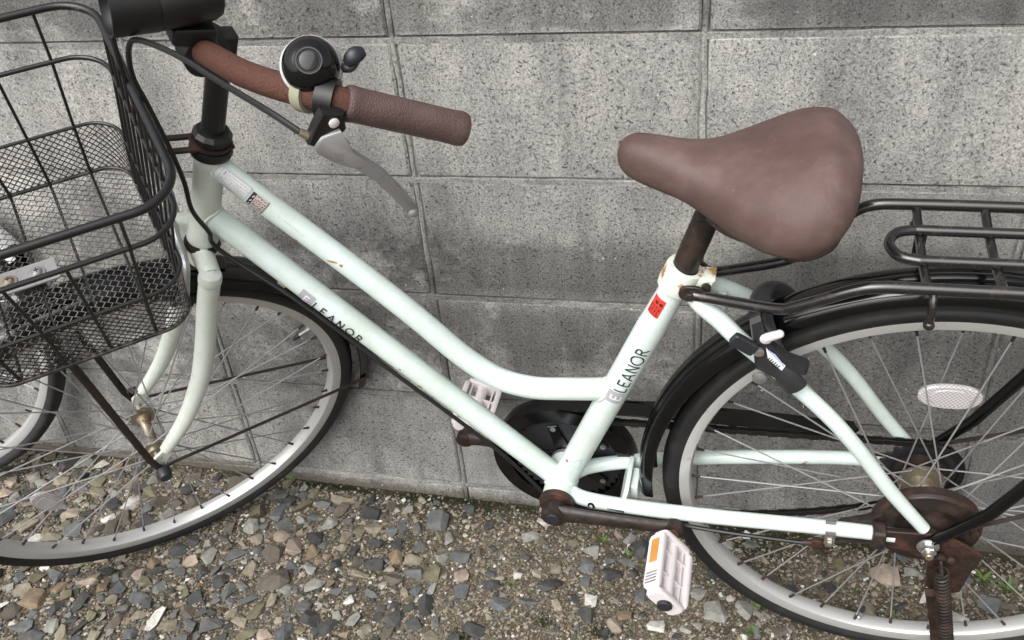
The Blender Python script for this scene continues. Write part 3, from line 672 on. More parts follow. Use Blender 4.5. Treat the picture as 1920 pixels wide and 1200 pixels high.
# ---- headset, fork
hd = part('headset')
q = MB(); q.lathe([(.017, -.001), (.0205, -.001), (.0225, -.006), (.021, -.011), (.016, -.012)], S(0, 0, .004), s_, 28); sub('lower_cup', hd, q, 'dark_rust')
q = MB(); q.lathe([(.019, .139), (.0235, .141), (.0250, .1465), (.0235, .152), (.018, .1535)], Bp, s_, 28); sub('upper_cup', hd, q, 'black_plastic')
q = MB(); q.lathe([(.012, .1600), (.0215, .1600), (.0225, .163), (.0225, .168), (.0185, .173), (.0130, .1735)], Bp, s_, 12); sub('lock_nut', hd, q, 'black_plastic', smooth=20)
fk = part('fork')
q = MB(); q.lathe([(.0145, -.034), (.0175, -.028), (.0175, -.010), (.0150, -.006)], Bp, s_, 24)
q.tube(cr([S(.004, -.049, -.012), S(.004, -.025, -.010), S(.004, 0, -.010), S(.004, .025, -.010), S(.004, .049, -.012)], 4), [.012, .0135, .0145, .0135, .012], 16); sub('fork_crown', fk, q, 'dirty_paint')
for sg in (1, -1):
    q = MB(); q.lathe([(.0008, .011), (.0090, .010), (.0132, .0070), (.0146, .002), (.0146, -.004), (.0140, -.008), (.0128, -.010)], S(.006, .0505*sg, -.014), s_, 24); sub('crown_lug', fk, q, 'dirty_paint')
    q = tb([S(.006, .0505*sg, -.012), S(.0062, .0515*sg, -.06), S(.0045, .053*sg, -.131), S(.0055, .054*sg, -.19), S(.0100, .0545*sg, -.2300), S(.0210, .055*sg, -.285), S(.036, .0555*sg, -.328), S(.0480, .056*sg, -.354)], [.0135, .0135, .0134, .013, .0125, .0115, .010, .0085], 20, 6); sub('fork_blade', fk, q, 'dirty_paint')
    q = MB(); q.plate([(-.012, .012), (.0, .016), (.014, -.004), (.012, -.020), (.004, -.026), (-.004, -.018), (-.010, 0)], S(.0500, .0565*sg, -.366), F2, s_, .005); sub('fork_tip', fk, q, 'paint_rusty')
# front brake
bkp = part('front_brake')
q = MB(); q.tube(cr([S(.03, -.042, -.062), S(.032, -.046, -.02), S(.03, -.03, .012), S(.03, 0, .004), S(.03, .03, -.004), S(.032, .042, -.03), S(.03, .040, -.062)], 5), .005, 10); sub('brake_arm', bkp, q, 'steel')
q = MB(); q.lathe([(.003, 0), (.007, .002), (.007, .012), (.004, .016)], S(.024, -.002, .0), F2, 12); q.lathe([(.003, 0), (.0075, .001), (.0075, .010), (.004, .012)], S(.030, -.030, .020), F2, 12); sub('brake_bolt', bkp, q, 'steel')
for sg in (-1, 1):
    q = MB(); q.box(S(.02, .021*sg, -.080), F2, s_, .022, .006, .004, .001); sub('brake_pad', bkp, q, 'rubber')

# ---- stem and handlebar
stm = part('stem')
q = MB(); q.tube([S(0, 0, .150), S(0, 0, .265)], .0132, 20); sub('quill', stm, q, 'black_plastic')
q = MB(); q.tube(cr([S(0, 0, .255), S(.001, 0, .280), S(.012, 0, .292), S(.028, 0, .293)], 4), [.0135, .0145, .016, .016], 16); q.tube([S(.030, -.020, .292), S(.030, .020, .292)], .0195, 20); q.box(S(-.006, 0, .284), F2, s_, .009, .015, .011, .002); sub('bar_clamp', stm, q, 'black_plastic')
BAR = [(.030, .0, .290), (.0305, .025, .2955), (.0315, .065, .3138), (.0305, .130, .3420), (.0243, .175, .3625), (.0139, .213, .3801), (.0024, .234, .3885), (-.0139, .2465, .3905), (-.0394, .253, .3863)]
barl = [(f, -l, h) for f, l, h in BAR[:0:-1]]+BAR
hb = part('handlebar', tb([S(*p) for p in [(-.115, -.2705, .3720)]+barl+[(-.115, .2705, .3720)]], .0126, 20, 6), 'rust')
for sg in (1, -1):
    a, b = S(-.0155, .2466*sg, .3900), S(-.1210, .2722*sg, .3714); d = (b-a).normalized(); L_ = (b-a).length
    gp = [(.0140, -.001), (.0150, 0), (.0158, .002), (.0160, .005), (.0155, .008)]
    for i in range(5): gp += [(.0154, .012+i*.018), (.0153, .021+i*.018)]
    gp += [(.0157, L_-.006), (.0160, L_-.004), (.0158, L_), (.0150, L_+.0035), (.012, L_+.005), (.0005, L_+.0052)]
    q = MB(); q.lathe(gp, a, d, 28); sub('grip', hb, q, 'grip', smooth=50)
# bell
bl = part('bell'); bc = S(.007, .208, .390)
ba = (N2*.58+s_*.68+F2*.44).normalized()
bc2 = S(.0048, .214, .4050)
q = MB(); q.lathe([(.0245, -.010), (.0262, -.008), (.0268, -.003), (.0262, .0), (.0235, .001)], bc2, ba, 40); sub('bell_base', bl, q, 'alloy')
q = MB(); q.lathe([(.0242, -.004), (.0242, .004), (.0232, .010), (.0205, .0155), (.0165, .0195), (.0125, .0213), (.0112, .0222), (.0098, .0222), (.0090, .0212), (.0085, .0212), (.0078, .0222), (.005, .0226), (.0004, .0227)], bc2, ba, 48); sub('bell_dome', bl, q, 'bell_black', smooth=28)
th = (-F2-ba*(-F2).dot(ba)).normalized(); tv_ = ba.cross(th)
q = MB(); q.tube(cr([bc2+th*.022-tv_*.004-ba*.003, bc2+th*.032-tv_*.006, bc2+th*.038-tv_*.001], 4), [.004, .0045, .004], 10, flat=(ba, (.7, 1))); q.tube(cr([bc2+th*.029-tv_*.0035+ba*.003, bc2+th*.037+tv_*.0015+ba*.006, bc2+th*.046+tv_*.0045+ba*.004], 5), [.004, .0066, .0074, .0068, .004], 14, flat=(ba, (.55, 1))); sub('bell_lever', bl, q, 'blue_black')
q = MB(); q.tube([S(.0115, .2178, .3820), S(.0068, .2265, .3856)], .0166, 20); q.box(S(.007, .220, .390)-ba*.004, N2, F2, .007, .008, .009, .002); sub('bell_strap', bl, q, 'cream')
# brake levers
LEV = [(-.0034, .2655, .3763), (-.0189, .268, .3537), (-.0348, .271, .344), (-.0517, .274, .3321), (-.0696, .2768, .3143), (-.0833, .2788, .2995), (-.0927, .28, .287), (-.0927, .2796, .2785), (-.0857, .2784, .2814), (-.0798, .2777, .2905), (-.064, .2753, .3061), (-.0435, .272, .3254), (-.0213, .268, .341), (-.0045, .2645, .345), (.0102, .262, .3536), (.0142, .262, .3603), (.0099, .2622, .369)]
BRK = [(.0132, .3941), (-.0062, .3924), (-.0118, .3753), (-.0066, .3685), (.0087, .3662), (.0132, .3582), (.021, .3619), (.0178, .3783)]
ar_ = sum(LEV[i-1][0]*LEV[i][2]-LEV[i][0]*LEV[i-1][2] for i in range(len(LEV))); WS = 1 if ar_ > 0 else -1
for sg in (1, -1):
    bl2 = part('brake_lever')
    n = len(LEV); q = MB(); vs = []
    cen = [sum(p[i] for p in LEV)/n for i in range(3)]
    # the blade is rounded: narrower on its two faces than at mid thickness
    mid = []
    for i in range(n):   # the blade is a little broader than its centre outline
        p0_, p1_, p2_ = LEV[i-1], LEV[i], LEV[(i+1) % n]; tx, tz = p2_[0]-p0_[0], p2_[2]-p0_[2]; tl = math.hypot(tx, tz)
        mid.append((p1_[0]+tz/tl*.0016*WS, p1_[1], p1_[2]-tx/tl*.0016*WS))
    for dl, kf in ((-.0042, .86), (-.0026, 1.), (.0026, 1.), (.0042, .88)):
        for i, p in enumerate(mid):
            o_ = mid[n-1-i] if 0 < i < n-1 else mid[i]
            c_ = [(p[j]+mid[(n-i) % n][j])/2 for j in range(3)]
            vs.append(S(c_[0]+(p[0]-c_[0])*kf, (p[1]+dl)*sg, c_[2]+(p[2]-c_[2])*kf))
    fs = [tuple(range(n-1, -1, -1)), tuple(range(3*n, 4*n))]+[(l_*n+j, l_*n+(j+1) % n, (l_+1)*n+(j+1) % n, (l_+1)*n+j) for l_ in range(3) for j in range(n)]
    q.add(vs, fs); q.ball(S(-.0893, .2795*sg, .284), .0066, 12); sub('lever_blade', bl2, q, 'alloy', smooth=60)
    q = MB(); q.plate(BRK, S(0, .2585*sg, 0), F2, s_, .011, .0015); sub('lever_bracket', bl2, q, 'black_plastic')
    q = MB(); q.tube([S(.0030, .2330*sg, .3882), S(-.0085, .2430*sg, .3906)], .0176, 20); q.box(S(-.003, .249*sg, .380), F2, s_, .010, .012, .010, .002); sub('lever_clamp', bl2, q, 'black_plastic')
    q = MB(); q.lathe([(.0046, -.001), (.0046, .0012), (.003, .0022), (.0003, .0024)], S(.0018, .2644*sg, .3841), N2*sg, 16); sub('lever_pivot', bl2, q, 'white_plastic')
    q = MB(); q.tube([S(.0165, .2575*sg, .3655), S(.0265, .254*sg, .3695)], [.0042, .0034], 10); sub('cable_barrel', bl2, q, 'gold')
# headlamp on the bar
lp = part('headlamp'); la = (F2*.985-s_*.09).normalized(); lc = S(.0625, .022, .3470)
q = MB(); q.lathe([(.0004, -.0520), (.010, -.0515), (.0170, -.048), (.0205, -.041), (.0228, -.024), (.0258, .012), (.0256, .0125), (.0256, .0135), (.0262, .014), (.0272, .052), (.0268, .058), (.0250, .0585), (.0245, .050), (.0200, .044)], lc, la, 36); sub('lamp_body', lp, q, 'black_plastic')
q = MB(); q.lathe([(.0235, .0465), (.020, .0475), (.010, .0485), (.0004, .049)], lc, la, 32); sub('lamp_lens', lp, q, 'reflector')
q = MB(); q.box(lc-la*.006+s_*.021+N2*.0115, la, (N2*.9-s_*.42), .0105, .0065, .006, .0015, .002); sub('lamp_switch', lp, q, 'grey_plastic')
q = MB()
lu = (s_*.88+N2*.47).normalized(); lw = la.cross(lu).normalized(); lo_ = lc-la*.022
for pts in ([(-.008, -.0045), (.008, -.0045), (.008, .0045), (-.008, .0045), (-.008, -.0045)], [(-.004, .001), (-.004, .003), (.0, .003), (0, -.002)], [(.002, -.002), (.006, -.002), (.006, .002), (.002, .002)]):
    vs = []
    for a in pts:
        ang = a[1]/.0258; d_ = lu*math.cos(ang)+lw*math.sin(ang); vs.append(lo_+la*a[0]+d_*.0261)
    for p_, p2_ in zip(vs[:-1], vs[1:]): q.tube([p_, p2_], .00035, 4)
sub('lamp_mark', lp, q, 'grey_ink', smooth=None)
q = MB(); q.tube([S(.031, .012, .2918), S(.0305, .040, .2945)], .0205, 22); q.box(S(.040, .026, .317), F2, N2, .022, .013, .009, .002); sub('lamp_bracket', lp, q, 'black_plastic')

# ---- cables
def cable(pts, r=.0031, mt='black_plastic', sm=8): return part('cable', tb(pts, r, 8, sm), mt)
cable([S(.0255, .2545, .369), S(.042, .222, .3685), S(.060, .155, .352), S(.077, .10, .341), S(.096, .05, .325), S(.1005, .03, .305), S(.094, .02, .265), S(.077, .02, .225), S(.052, .02, .165), S(.038, .028, .125), S(.027, .03, .082), S(.004, .028, .042), Bp+X*.030+Z*(-.003)-Y*.013, V((-.776, -.013, .2715)), V((-.67, -.013, .1575)), V((-.545, -.013, .0225)), V((-.478, -.018, -.064)), V((-.433, -.03, -.062)), V((-.35, -.042, -.050)), V((-.24, -.052, -.047)), V((-.14, -.0545, -.047))], .0029, 'black_plastic', 6)
cable([S(.0255, -.2545, .369), S(.052, -.20, .372), S(.085, -.12, .365), S(.106, -.04, .330), S(.098, -.012, .26), S(.070, -.01, .17), S(.045, -.02, .09), S(.032, -.03, .03)], .0028, 'black_plastic', 6)

# ---- front basket
bk = part('basket'); TH = R(15)
FB = F2*math.cos(TH)-s_*math.sin(TH); UB = s_*math.cos(TH)+F2*math.sin(TH); B0 = S(.053, 0, .020)
def BK(f, l, h): return B0+FB*f+N2*l+UB*h
LV = {'floor': (0., 0., .225, .140, .035), 'band': (.070, -.005, .238, .145, .040), 'mid': (.158, -.016, .262, .155, .045), 'top': (.216, -.022, .285, .170, .048)}
def level(h):
    ks = sorted(LV.values()); return [float(np.interp(h, [k_[0] for k_ in ks], [k_[i] for k_ in ks])) for i in (1, 2, 3, 4)]
def ring(h, n=10):
    f0, f1, w_, rc = level(h); pts = []
    for (cf, cl, a0) in ((f1-rc, w_-rc, 0), (f0+rc, w_-rc, 90), (f0+rc, -w_+rc, 180), (f1-rc, -w_+rc, 270)):
        for i in range(n+1):
            a = R(a0+90*i/n); pts.append((cf+rc*math.cos(a), cl+rc*math.sin(a)))
    return pts
def ringat(h, sv):
    """point at arclength fraction sv of the ring, and its outward normal"""
    P = ring(h); P.append(P[0]); d = [0.]
    for a, b in zip(P[:-1], P[1:]): d.append(d[-1]+math.hypot(b[0]-a[0], b[1]-a[1]))
    t = sv % 1*d[-1]; return BK(float(np.interp(t, d, [p[0] for p in P])), float(np.interp(t, d, [p[1] for p in P])), h)
def rail(h, r, name, mt='wire', seg=10):
    q = MB(); q.tube([BK(a, b, h) for a, b in ring(h)], r, seg, closed=True); return sub(name, bk, q, mt)
rail(.216, .0045, 'top_rail', seg=14); rail(.158, .0029, 'middle_rail'); rail(.070, .0022, 'band_rail'); rail(0., .0026, 'floor_rail', 'mesh_wire')
def side(f, h, sg):  # point on the near or far side at fore-aft fraction f
    f0, f1, w_, rc = level(h); return BK(f0+(f1-f0)*f, w_*sg, h)
for f, top in ((.20, .216), (.42, .158), (.63, .158), (.84, .216)):
    pts = [side(f, h, 1) for h in (top, .158, .070)] if top > .16 else [side(f, h, 1) for h in (.158, .070)]
    f0, f1, w_, rc = level(0)
    fl = [BK(f0+(f1-f0)*f, l, -.0035) for l in np.linspace(w_-.008, -w_+.008, 5)]
    far = [side(f, h, -1) for h in (.070, .158, top)] if top > .16 else [side(f, h, -1) for h in (.070, .158)]
    a_ = side(f, .008, 1); b_2 = side(f, .008, -1)
    sub('hoop_wire', bk, tb(pts+[a_]+fl+[b_2]+far, .0019, 8), 'wire')
for i in range(10):
    g = -.82+1.64*i/9
    pts = []
    for h in (.216, .158, .070, .006):
        f0, f1, w_, rc = level(h); pts.append(BK(f0+.001, (w_-.03)*g, h))
    sub('back_wire', bk, tb(pts, .0018, 8), 'wire')
    if i % 2 == 0:
        pts = []
        for h in (.216, .158, .070, .006):
            f0, f1, w_, rc = level(h); pts.append(BK(f1-.001, (w_-.03)*g, h))
        sub('front_wire', bk, tb(pts, .0018, 8), 'wire')
# expanded metal: floor and the band round the foot
def strand(q, a, b, nrm, w_=.0008, th=.0007):
    d = (b-a).normalized(); e = d.cross(nrm).normalized()*w_/2; g = nrm*th/2; o = len(q.v)
    for p in (a, b): q.v += [tuple(p-e-g), tuple(p+e-g), tuple(p+e+g), tuple(p-e+g)]
    q.f += [(o, o+1, o+5, o+4), (o+1, o+2, o+6, o+5), (o+2, o+3, o+7, o+6), (o+3, o, o+4, o+7)]; q.m += [0]*4
q = MB(); f0, f1, w_, rc = level(0); LW, SW = .0150, .0094; nf, nlw = int((f1-f0)/(LW/2)), int(2*w_/(SW/2))
def inside(f, l):
    if not (f0 <= f <= f1 and abs(l) <= w_): return False
    cf = min(max(f, f0+rc), f1-rc); cl = min(max(l, -w_+rc), w_-rc); return math.hypot(f-cf, l-cl) <= rc
mj = random.Random(12)
for i in range(nf+1):
    for j in range(nlw+1):
        if (i+j) % 2: continue
        for dj in (1, -1):
            a, b = (f0+i*LW/2, -w_+j*SW/2), (f0+(i+1)*LW/2, -w_+(j+dj)*SW/2)
            if inside(*a) and inside(*b):
                # each strand has a flat knuckle at its ends
                m1 = (a[0]+LW*.10, a[1]); m2 = (b[0]-LW*.10, b[1]); sag = -.0022*math.sin((a[1]/w_+1)*math.pi/2)
                strand(q, BK(*a, .0006+sag), BK(*m1, .0006+sag), UB); strand(q, BK(*m1, .0006+sag), BK(*m2, -.0006+sag), UB); strand(q, BK(*m2, -.0006+sag), BK(*b, -.0006+sag), UB)
sub('floor_mesh', bk, q, 'floor_wire', smooth=None, kind='stuff')
q = MB(); NB = 116; rows = 16
grid = {}
for j in range(rows+1):
    h = .070*j/rows
    for i in range(2*NB): grid[(i, j)] = ringat(h, i/(2*NB))
cen_ = BK(.115, 0, .03)
for j in range(rows):
    for i in range(2*NB):
        if (i+j) % 2: continue
        a = grid[(i, j)]
        for di in (1, -1):
            b = grid[((i+di) % (2*NB), j+1)]
            nr = (a-cen_); nr = (nr-UB*nr.dot(UB)).normalized(); strand(q, a, b, nr, .0009, .0009)
sub('band_mesh', bk, q, 'mesh_wire', smooth=None, kind='stuff')
q = MB(); q.box(BK(.180, .003, .0055), FB, N2, .062, .0165, .0012, .0004, .002); sub('floor_plate', bk, q, 'alloy')
for i, f in enumerate((.140, .171)):
    q = MB(); q.lathe([(.0092, 0), (.0092, .0012), (.0088, .0016), (.0062, .0018)], BK(f, .003, .0067), UB, 24); wsh = sub('washer', bk, q, 'steel' if i == 0 else 'gold')
    q = MB(); q.lathe([(.0058, 0), (.0056, .002), (.0040, .0038), (.0004, .0042)], BK(f, .003, .0083), UB, 20); sub('screw', bk, q, 'steel' if i == 0 else 'gold')
    q = MB(); q.box(BK(f, .003, .0124), FB, N2, .0028, .0006, .0004, .0001); q.box(BK(f, .003, .0125), N2, FB, .0028, .0006, .0004, .0001); sub('screw_slot', bk, q, 'ink')
q = MB(); q.box(BK(-.0175, .0, .118), N2, UB+FB*(-.11), .055, .033, .0008, .0003, .008); sub('back_plate', bk, q, 'alloy')
# bracket from the headset, and the struts down to the axle
br_ = part('basket_bracket')
q = MB()
for sgn in (-1, 1): q.plate([(-.022, .0115*sgn-.0035), (.060, .0115*sgn-.0035), (.060, .0115*sgn+.0035), (-.022, .0115*sgn+.0035)], S(0, 0, .1565), F2, N2, .0035, .0006)
q.plate([(.058, -.015), (.066, -.015), (.066, .015), (.058, .015)], S(0, 0, .1565), F2, N2, .0036, .0006); q.plate([(.016, -.0085), (.024, -.0085), (.024, .0085), (.016, .0085)], S(0, 0, .1565), F2, N2, .0035, .0006)
q.lathe([(.0135, -.0017), (.0235, -.0017), (.0235, .0017), (.0135, .0017)], S(0, 0, .1565), s_, 24, closedprof=True)
q.plate([(-.015, -.024), (.015, -.024), (.015, .002), (-.015, .002)], S(.0665, 0, .1565), N2, s_, .0035, .0006); sub('bracket_plate', br_, q, 'red_rust')
for sg in (1, -1):
    q = MB(); q.tube([BK(.158, .062*sg, -.004), S(.072, .0645*sg, -.360), S(.056, .0655*sg, -.388)], .0055, 10, flat=(N2, (.3, 1)))
    part('basket_strut', q, 'black_paint' if sg < 0 else 'dark_rust')

# ---- wheels
def wheel(par, name, Mw, front, rimmat='rim', nspk=36, loc=OFF):
    wp = link(name, None, par)
    Mw = Mw.copy(); Mw.translation += loc; wp.matrix_local = Mw
    q = MB(); q.lathe([(.300, -.0112), (.3012, -.0120), (.3012, -.0128), (.300, -.0132), (.2885, -.0108), (.2860, -.0070), (.2852, 0), (.2860, .0070), (.2885, .0108), (.300, .0132), (.3012, .0128), (.3012, .0120), (.300, .0112), (.292, .008), (.290, 0), (.292, -.008)], (0, 0, 0), Y, 144, ref=X, closedprof=True); sub('rim', wp, q, rimmat)
    tp = [(.2985, -.0112), (.3015, -.0130), (.3055, -.0162), (.3105, -.0178), (.3150, -.0172), (.3183, -.0146), (.3190, -.0133), (.3199, -.0122), (.3225, -.0090), (.3238, -.0052), (.3232, -.0043), (.3233, -.0035), (.3246, 0)]
    tp = tp+[(r, -y) for r, y in tp[-2::-1]]
    q = MB(); q.lathe(tp, (0, 0, 0), Y, 144, ref=X, cap=False); sub('tyre', wp, q, 'rubber')
    fr_, fy = (.0185, .031) if front else (.0255, .026)
    hm = 'steel' if front else 'gold'
    q = MB()
    if front: q.lathe([(.004, -.050), (.0055, -.049), (.0055, -.040), (.0125, -.039), (.0130, -.034), (.0205, -.0325), (.0205, -.0300), (.012, -.027), (.0082, -.018), (.0078, 0), (.0082, .018), (.012, .027), (.0205, .0300), (.0205, .0325), (.0130, .034), (.0125, .039), (.0055, .040), (.0055, .049), (.004, .050)], (0, 0, 0), Y, 32)
    else: q.lathe([(.010, -.030), (.0285, -.0275), (.0285, -.0250), (.016, -.020), (.013, -.012), (.0135, .006), (.0155, .008), (.0165, .016), (.0165, .022), (.0285, .0250), (.0285, .0275), (.012, .030)], (0, 0, 0), Y, 32)
    sub('hub', wp, q, 'gold')
    q = MB(); q.lathe([(.0002, -.078 if not front else -.062), (.0045, -.078 if not front else -.062), (.0045, .066 if not front else .060), (.0002, .066 if not front else .060)], (0, 0, 0), Y, 12); sub('axle', wp, q, 'steel')
    kinds_ = []
    for kd in range(4):
        sy = -1 if kd % 2 == 0 else 1; tw = 1 if kd < 2 else -1
        a_r = kd*2*math.pi/nspk; a_h = a_r+tw*R(68)
        p0 = V((math.cos(a_h)*fr_, sy*(fy+.002*tw), math.sin(a_h)*fr_)); p1 = V((math.cos(a_r)*.2862, sy*.002, math.sin(a_r)*.2862))
        q = MB(); d = (p1-p0).normalized(); q.tube([p0, p0.lerp(p1, .5), p1], .00105, 6); q.tube([p1-d*.012, p1-d*.004, p1+d*.001], [.0016, .0020, .0026], 8, mi=1)
        kinds_.append(q)
    protos = []
    for g in range(nspk//4):
        for kd in range(4):
            if g == 0: o = kinds_[kd].build('spoke', ['spoke', 'red_rust'], wp); protos.append(o)
            else: o = protos[kd].copy(); col.objects.link(o)
            o.rotation_euler = (0, -g*4*2*math.pi/nspk, 0)
    return wp
def valve(wp, ang, mt='dark_cap'):
    d = V((math.cos(ang), 0, math.sin(ang))); q = MB(); q.lathe([(.0040, .2850), (.0040, .279), (.0030, .278), (.0030, .2640)], (0, 0, 0), d, 12); o = sub('valve', wp, q, 'steel')
    q = MB(); q.lathe([(.0036, .2665), (.0036, .2600), (.0028, .2560), (.0008, .2552)], (0, 0, 0), d, 12); sub('valve_cap', wp, q, mt)
def spoke_reflector(wp, ang, rad, L_, W_, y=-.006):
    e = V((-math.sin(ang), 0, math.cos(ang))); d = V((math.cos(ang), 0, math.sin(ang)))
    poly = [(L_*math.copysign(abs(math.cos(a))**.8, math.cos(a)), W_*math.copysign(abs(math.sin(a))**.9, math.sin(a))) for a in np.linspace(0, 6.2832, 41)[:-1]]
    q = MB(); q.plate(poly, d*rad+Y*y, e, d, .007, .0018); o = sub('spoke_reflector', wp, q, 'reflector')
    q = MB(); q.plate([(a*.62, b*.72) for a, b in poly], d*rad+Y*(y-.0036), e, d, .002, .0005); sub('reflector_prism', wp, q, 'reflector')
rw = wheel(bike, 'rear_wheel', Matrix.Identity(4), False)
valve(rw, R(-99)); spoke_reflector(rw, R(90), .186, .034, .0175)
CFp = S(.0543255, 0, -.38478711)
Mf = Matrix((-F2, -N2, s_)).transposed().to_4x4(); Mf.translation = CFp
fwl = wheel(bike, 'front_wheel', Mf, True)
def wheel_angle(px):  # unused helper kept simple: angle of a bike-space point in the front wheel's plane
    d = px-CFp; return math.atan2(d.dot(s_), -d.dot(F2))
valve(fwl, R(36)); spoke_reflector(fwl, R(215), .178, .030, .0165)
for sg in (1, -1):
    q = MB(); q.lathe([(.0062, 0), (.0075, .001), (.0105, .002), (.0105, .010), (.0085, .016), (.004, .018), (.0003, .0182)], CFp+N2*sg*.0685, N2*sg, 16); part('axle_cap', q, 'dark_cap')

# ---- mudguards
def guard(name, centre, ex, ez, ay, a0, a1, r=.349, hw=.027, n=72):
    prof = [(r-.013, -hw), (r-.004, -hw+.0012), (r+.0015, -hw+.006), (r+.0045, -hw+.013), (r+.0040, -.0055), (r+.0060, -.003), (r+.0063, 0)]
    prof = prof+[(a, -b) for a, b in prof[-2::-1]]
    inner = [(a-.0012, b*.965) for a, b in prof[::-1]]
    q = MB(); q.lathe(prof+inner, centre, ay, n, ref=ex, a0=a0, a1=a1, closedprof=True); return part(name, q, 'black_paint')
# angles run from the rearward axis upward: the lathe turns about -y so that they do
guard('mudguard', V((0, 0, 0)), X, Z, -Y, R(-8), R(184))
guard('mudguard', CFp, -F2, s_, N2, R(3), R(128), r=.343)
def rod(name, pts, r, mt, sm=0, seg=8): return part(name, tb(pts, r, seg, sm), mt)
fe = lambda a, l, r=.343: CFp+(-F2*math.cos(R(a))+s_*math.sin(R(a)))*r+N2*l
rod('mudguard_stay', [CFp+N2*.066, CFp+N2*.063-F2*.02+s_*.004, fe(8, .030, .325), fe(8, .028)], .0024, 'dark_rust')
rod('mudguard_stay', [CFp-N2*.066, CFp-N2*.063-F2*.02+s_*.004, fe(8, -.030, .325), fe(8, -.028)], .0024, 'dark_rust')
rod('mudguard_stay', [V((.004, -.066, .006)), V((.026, -.066, .022)), V((.30, -.034, .150))], .0026, 'dark_rust'); rod('mudguard_stay', [V((.004, .066, .02)), V((.012, .063, .030)), V((.30, .034, .18))], .0026, 'dark_rust')
q = MB(); q.box(fe(80, .0, .3502), -F2+s_*(-.16), N2, .026, .012, .0012, .0004, .003); mp_ = part('mudguard_bracket', q, 'dark_rust')
for dx in (-.012, .002):
    q = MB(); q.lathe([(.0035, 0), (.0035, .0015), (.002, .0028), (.0002, .003)], fe(80, .0, .3512)-F2*dx+N2*.005, s_, 10); sub('rivet', mp_, q, 'dark_rust')

# ---- saddle
sdl = part('saddle')
SEC = [(-.3640, .002, .490, .484), (-.3618, .0098, .4975, .4765), (-.3555, .0166, .5045, .4682), (-.344, .0216, .5080, .4612), (-.323, .0260, .5050, .4522), (-.295, .0345, .4985, .4430), (-.268, .0520, .4945, .4310), (-.240, .0750, .4980, .4210), (-.213, .0930, .5050, .4145), (-.190, .1020, .5120, .4130), (-.170, .1030, .5150, .4170), (-.154, .0970, .5140, .4260), (-.142, .0840, .5070, .4380), (-.1335, .0640, .5010, .4480), (-.1285, .0380, .4940, .4570), (-.1265, .0100, .4870, .4640)]
xs_ = [a[0] for a in SEC]; fine = cr([(a[0], a[1], a[2]) for a in SEC], 4); fineb = cr([(a[0], a[1], a[3]) for a in SEC], 4)
q = MB(); vs = []; NS = 28
for pt, pb in zip(fine, fineb):
    w_, zt, zb = pt.y, pt.z, pb.z; hgt = zt-zb
    for j in range(NS):
        a = -math.pi/2+2*math.pi*j/NS; ca, sa = math.cos(a), math.sin(a)
        yy = math.copysign(abs(ca)**.72, ca)*w_
        if sa >= 0: zz = zb+hgt*.46+hgt*.54*abs(sa)**.80
        else: zz = zb+hgt*.46-hgt*.46*abs(sa)**.62; yy *= (1-.16*abs(sa)**1.5)
        zz -= .005*(abs(yy)/max(w_, 1e-4))**2*(w_/.1) if sa > 0 else 0
        vs.append((pt.x, yy, zz))
n = len(fine); fs = [(i*NS+j, i*NS+(j+1) % NS, (i+1)*NS+(j+1) % NS, (i+1)*NS+j) for i in range(n-1) for j in range(NS)]+[tuple(range(NS)), tuple((n-1)*NS+j for j in range(NS))]
q.add(vs, fs); sub('saddle_cover', sdl, q, 'saddle', smooth=180)

q = MB(); q.tube(cr([(-.190, -.078, .4235), (-.168, -.081, .4290), (-.148, -.066, .4380), (-.136, 0, .452), (-.148, .066, .4380), (-.18, .080, .4240)], 6), .0035, 8); sub('saddle_edge', sdl, q, 'red_rust')
for sg in (-1, 1):
    q = MB(); hx = []
    for i in range(70): a = i*.52; hx.append((-.165+.013*math.cos(a)-.02, .045*sg+.013*math.sin(a), .402+.0004*i))
    q.tube(hx, .0024, 6); sub('spring', sdl, q, 'dark_rust')
    q = MB(); q.tube(cr([(-.275, .012*sg, .424), (-.25, .03*sg, .416), (-.215, .040*sg, .411), (-.180, .042*sg, .410), (-.160, .040*sg, .420)], 5), .0038, 8); sub('undercarriage_rail', sdl, q, 'red_rust')
q = MB(); q.box((-.268, 0, .430), X, Z, .015, .012, .018, .003); sub('saddle_clamp', sdl, q, 'dark_rust')
q = MB(); q.tube([(-.3005, 0, .333), (-.2695, 0, .424)], .0142, 24); part('seat_post', q, 'dark_rust')

